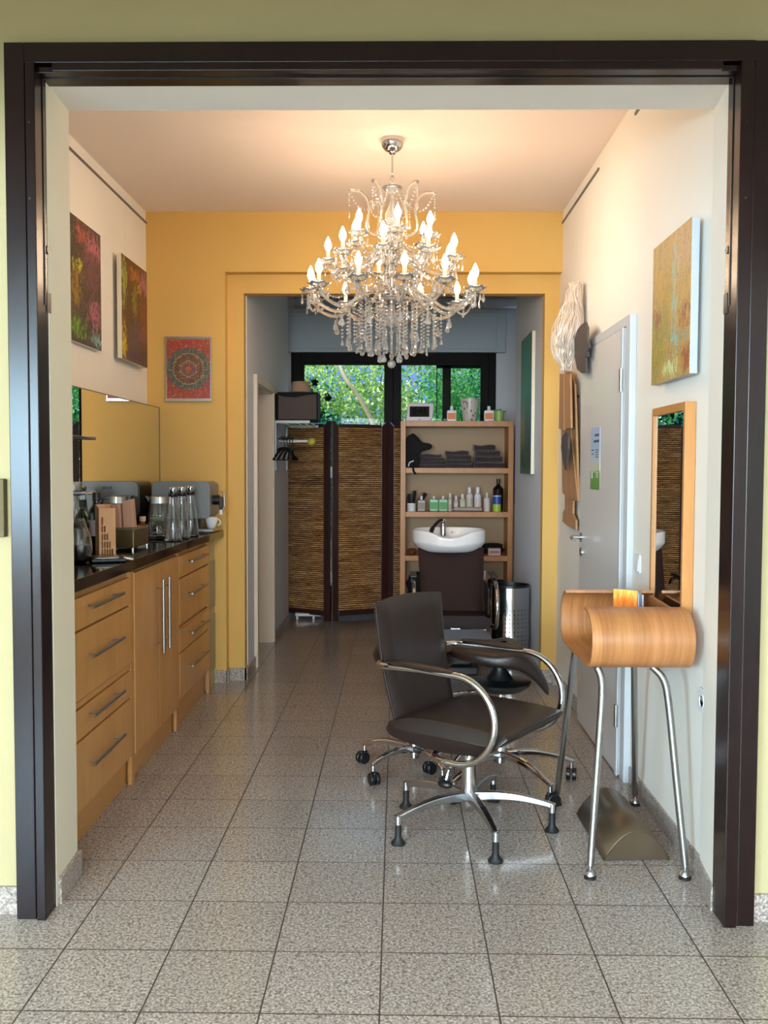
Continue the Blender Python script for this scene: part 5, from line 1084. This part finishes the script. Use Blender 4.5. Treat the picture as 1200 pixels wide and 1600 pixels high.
# central stem: metal rod with glass balusters
MB().cyl((cx, cy, 2.77), (cx, cy, 2.03), .006, n=10).build('stem', 'chrome', chd)
def bal(z0, pr): MB().lathe([(r, z0+z) for r, z in pr], 20, T_).build('glass_baluster', 'crystal', chd)
bal(2.735, [(.012, 0), (.030, .008), (.048, .028), (.050, .034), (.044, .032), (.02, .012), (.010, .03)])
bal(2.575, [(.010, 0), (.024, .010), (.038, .035), (.034, .065), (.018, .10), (.010, .14), (.016, .155)])
bal(2.47, [(.010, 0), (.03, .015), (.04, .03), (.02, .06), (.012, .10)])
bal(2.33, [(.012, 0), (.022, .03), (.016, .08), (.03, .12), (.012, .14)])
bal(2.20, [(.02, 0), (.05, .03), (.06, .045), (.03, .06), (.015, .12)])
bal(2.05, [(.008, 0), (.03, .03), (.042, .06), (.025, .09), (.012, .15)])
MB().ball((cx, cy, 2.235), .042, 16).build('hub', 'chrome', chd); MB().ball((cx, cy, 2.425), .030, 16).build('hub', 'chrome', chd); MB().ball((cx, cy, 2.56), .022, 16).build('hub', 'chrome', chd)
drop_me = None
def drop_mb(L, w, k=8):
    m = MB(); pr = [(0.0005, 0), (w*.25, -L*.10), (w*.42, -L*.30), (w*.80, -L*.58), (w, -L*.76), (w*.72, -L*.93), (.0005, -L)]
    return m.lathe(pr, k, Matrix.Diagonal((1, .62, 1, 1)), smooth=False, cap=False)
dA = drop_mb(.055, .0175).build('pendant_drop', 'crystal', chd); dB = drop_mb(.032, .0095).build('pendant_drop', 'crystal', chd); dC = drop_mb(.050, .0075, 6).build('pendant_drop', 'crystal', chd)
dlist = {'A': dA, 'B': dB, 'C': dC}; first = {'A': True, 'B': True, 'C': True}; ndrop = [0]; extra = MB()
def put_drop(kind, p):
    if ndrop[0] >= 99:
        q = drop_mb(*{'A': (.055, .0175), 'B': (.032, .0095), 'C': (.050, .0075, 6)}[kind]); extra.add(q.v, q.f, False, Matrix.Translation(p) @ Matrix.Rotation(rc.uniform(0, 3), 4, 'Z')); return
    src = dlist[kind]
    if first[kind]: o = src; first[kind] = False
    else: o = src.copy(); COL.objects.link(o)
    o.parent = chd; o.location = Vector(p)-Vector((cx, cy, 3.0)); o.rotation_euler = (0, 0, rc.uniform(0, 3)); ndrop[0] += 1
for d_ in dlist.values():  # their meshes are modelled about the hanging point
    me_ = d_.data
    for v_ in me_.vertices: v_.co += Vector((cx, cy, 3.0))
rc = random.Random(4)
ico = bmesh.new(); bmesh.ops.create_icosphere(ico, subdivisions=1, radius=1); IV = [v.co.copy() for v in ico.verts]; IF = [[v.index for v in f.verts] for f in ico.faces]; ico.free()
def bead(m, p, r): m.add([(p[0]+v.x*r, p[1]+v.y*r, p[2]+v.z*r) for v in IV], IF, False)
def beads_along(m, pts, r, step):
    P = [Vector(p) for p in pts]; acc = 0
    for i in range(len(P)-1):
        L = (P[i+1]-P[i]).length; q = acc
        while q < L: bead(m, P[i].lerp(P[i+1], q/L), r*rc.uniform(.85, 1.1)); q += step
        acc = q-L
def sag(a, b, s, n=10): a, b = Vector(a), Vector(b); return [a.lerp(b, i/n)-Vector((0, 0, s*4*(i/n)*(1-i/n))) for i in range(n+1)]
M['armglass'] = glass('arm_glass', (1, .97, .93), 1.48); M['armglass'].node_tree.nodes['Principled BSDF'].inputs['Transmission Weight'].default_value = .86
tips = []
def candle_arm(ang, r_, zc_, zh, drop_, glassr=.0085):
    """zc_: dish height, zh: hub height, drop_: how far the arm sags"""
    c, s_ = cos(ang), sin(ang)
    P = lambda r, z: (cx+r*c, cy+r*s_, z)
    pts = smoothpath([P(.03, zh), P(r_*.22, zh+.035), P(r_*.42, zh-drop_*.1), P(r_*.66, zh-drop_), P(r_*.88, zc_-.055), P(r_, zc_-.008)], 5)
    ar = MB().tube(pts, glassr, 7).build('arm', 'armglass', chd)
    D = Matrix.Translation((cx+r_*c, cy+r_*s_, zc_))
    dish = MB(); n_ = 12
    def dsh(u, v): a = 2*pi*u; rr_ = .008+.044*v*(1+.12*cos(6*a)*v); return tuple(D @ Vector((rr_*cos(a), rr_*sin(a), -.004+.020*v**2+.004*v*cos(6*a))))
    dish.surf(dsh, 24, 4, True); dish.build('drip_dish', 'crystal', ar, solid=.002)
    cdl = MB().lathe([(.013, -.002), (.013, .003), (.0095, .006), (.0095, .060), (.006, .062)], 12, D).build('candle', 'candle', ar)
    MB().lathe([(.006, .060), (.0125, .070), (.0165, .084), (.015, .098), (.009, .113), (.003, .126), (.0005, .130)], 10, D, cap=False).build('bulb', 'bulb', cdl)
    for k in range(5):
        a = 2*pi*k/5+ang; p = D @ Vector((.042*cos(a), .042*sin(a), .004)); put_drop('B' if k % 2 else 'C', p-Vector((0, 0, .012))); bead(DB, p-Vector((0, 0, .005)), .0042)
    bm_ = P(r_*.70, zh-drop_-.012)
    for q in range(3): bead(DB, (bm_[0], bm_[1], bm_[2]-.010*q), .0045)
    put_drop('A', Vector(bm_)-Vector((0, 0, .03)))
    tips.append((ang, r_, zc_))
    return P
DB = MB()
off = R(8)
T3 = [off+2*pi*k/12 for k in range(12)]; T2 = [off+R(15)+2*pi*k/9 for k in range(9)]; T1 = [off+R(30)+2*pi*k/6 for k in range(6)]
for k, a in enumerate(T3): candle_arm(a, .43 if k % 2 else .40, 2.235 if k % 2 else 2.245, 2.235, .075)
for k, a in enumerate(T2): candle_arm(a, .315, 2.395, 2.40, .06)
for k, a in enumerate(T1): candle_arm(a, .20, 2.505, 2.47, .04, .007)
# upper crooks without candles
for k in range(6):
    a = R(5)+2*pi*k/6; c, s_ = cos(a), sin(a); P = lambda r, z: (cx+r*c, cy+r*s_, z)
    ar = MB().tube(smoothpath([P(.025, 2.55), P(.085, 2.535), P(.125, 2.57), P(.115, 2.64), P(.120, 2.70), P(.155, 2.742), P(.200, 2.748), P(.212, 2.742)], 5), .007, 7).build('crook', 'armglass', chd)
    bead(DB, P(.213, 2.742), .009)
    for q in range(5): bead(DB, P(.211, 2.728-.013*q), .005)
    put_drop('C', P(.211, 2.66))
    st_ = MB(); beads_along(st_, sag(P(.046, 2.765), P(.12, 2.66), .028), .0062, .018); beads_along(st_, sag(P(.12, 2.66), P(.205, 2.735), .03), .006, .018); st_.build('bead_garland', 'crystal', chd)
# garlands between the dishes
for tier, r_, z_, n_ in ((T2, .315, 2.395, 9), (T3, .415, 2.24, 12), (T1, .2, 2.505, 6)):
    for k in range(n_):
        a, b = tier[k], tier[(k+1) % n_]; st_ = MB()
        beads_along(st_, sag((cx+r_*cos(a), cy+r_*sin(a), z_-.01), (cx+r_*cos(b), cy+r_*sin(b), z_-.01), .055), .0060, .0175); st_.build('bead_garland', 'crystal', chd)
for k in range(9):
    a = T2[k]; st_ = MB(); beads_along(st_, sag((cx+.03*cos(a), cy+.03*sin(a), 2.50), (cx+.30*cos(a), cy+.30*sin(a), 2.41), .05), .0060, .0175); st_.build('bead_garland', 'crystal', chd)
# curtain of bead strings below
for ring, (r_, n_, z0, z1, kd) in enumerate(((.055, 8, 2.20, 1.955, 'A'), (.105, 12, 2.22, 1.985, 'A'), (.16, 16, 2.235, 1.99, 'A'), (.215, 16, 2.19, 1.995, 'C'), (.245, 12, 2.16, 2.02, 'A'))):
    for k in range(n_):
        a = 2*pi*(k+.5*(ring % 2))/n_; x, y = cx+r_*cos(a), cy+r_*sin(a); zz = z1+rc.uniform(-.012, .015)
        zz += .018; st_ = MB(); beads_along(st_, [(x, y, z0), (x, y, zz)], .0066, .0175); st_.build('bead_string', 'crystal', chd); put_drop(kd if k % 3 else 'B', (x, y, zz-.004))
for rad, zz in ((.16, 2.235), (.105, 2.22), (.215, 2.19)): MB().tube([(cx+rad*cos(R(a)), cy+rad*sin(R(a)), zz) for a in range(0, 360, 12)], .0035, 6, True).build('ring', 'chrome', chd)
st_ = MB(); beads_along(st_, [(cx, cy, 2.05), (cx, cy, 1.93)], .0062, .015); st_.build('bead_string', 'crystal', chd)
bt = MB().ball((cx, cy, 1.905), .021, 10, (1, .8, 1.05)).build('bottom_crystal', 'crystal', chd, smooth=False)
DB.build('small_beads', 'crystal', chd)['kind'] = 'stuff'
if extra.v:
    eo = extra.build('pendant_drops', 'crystal', chd); eo['kind'] = 'stuff'
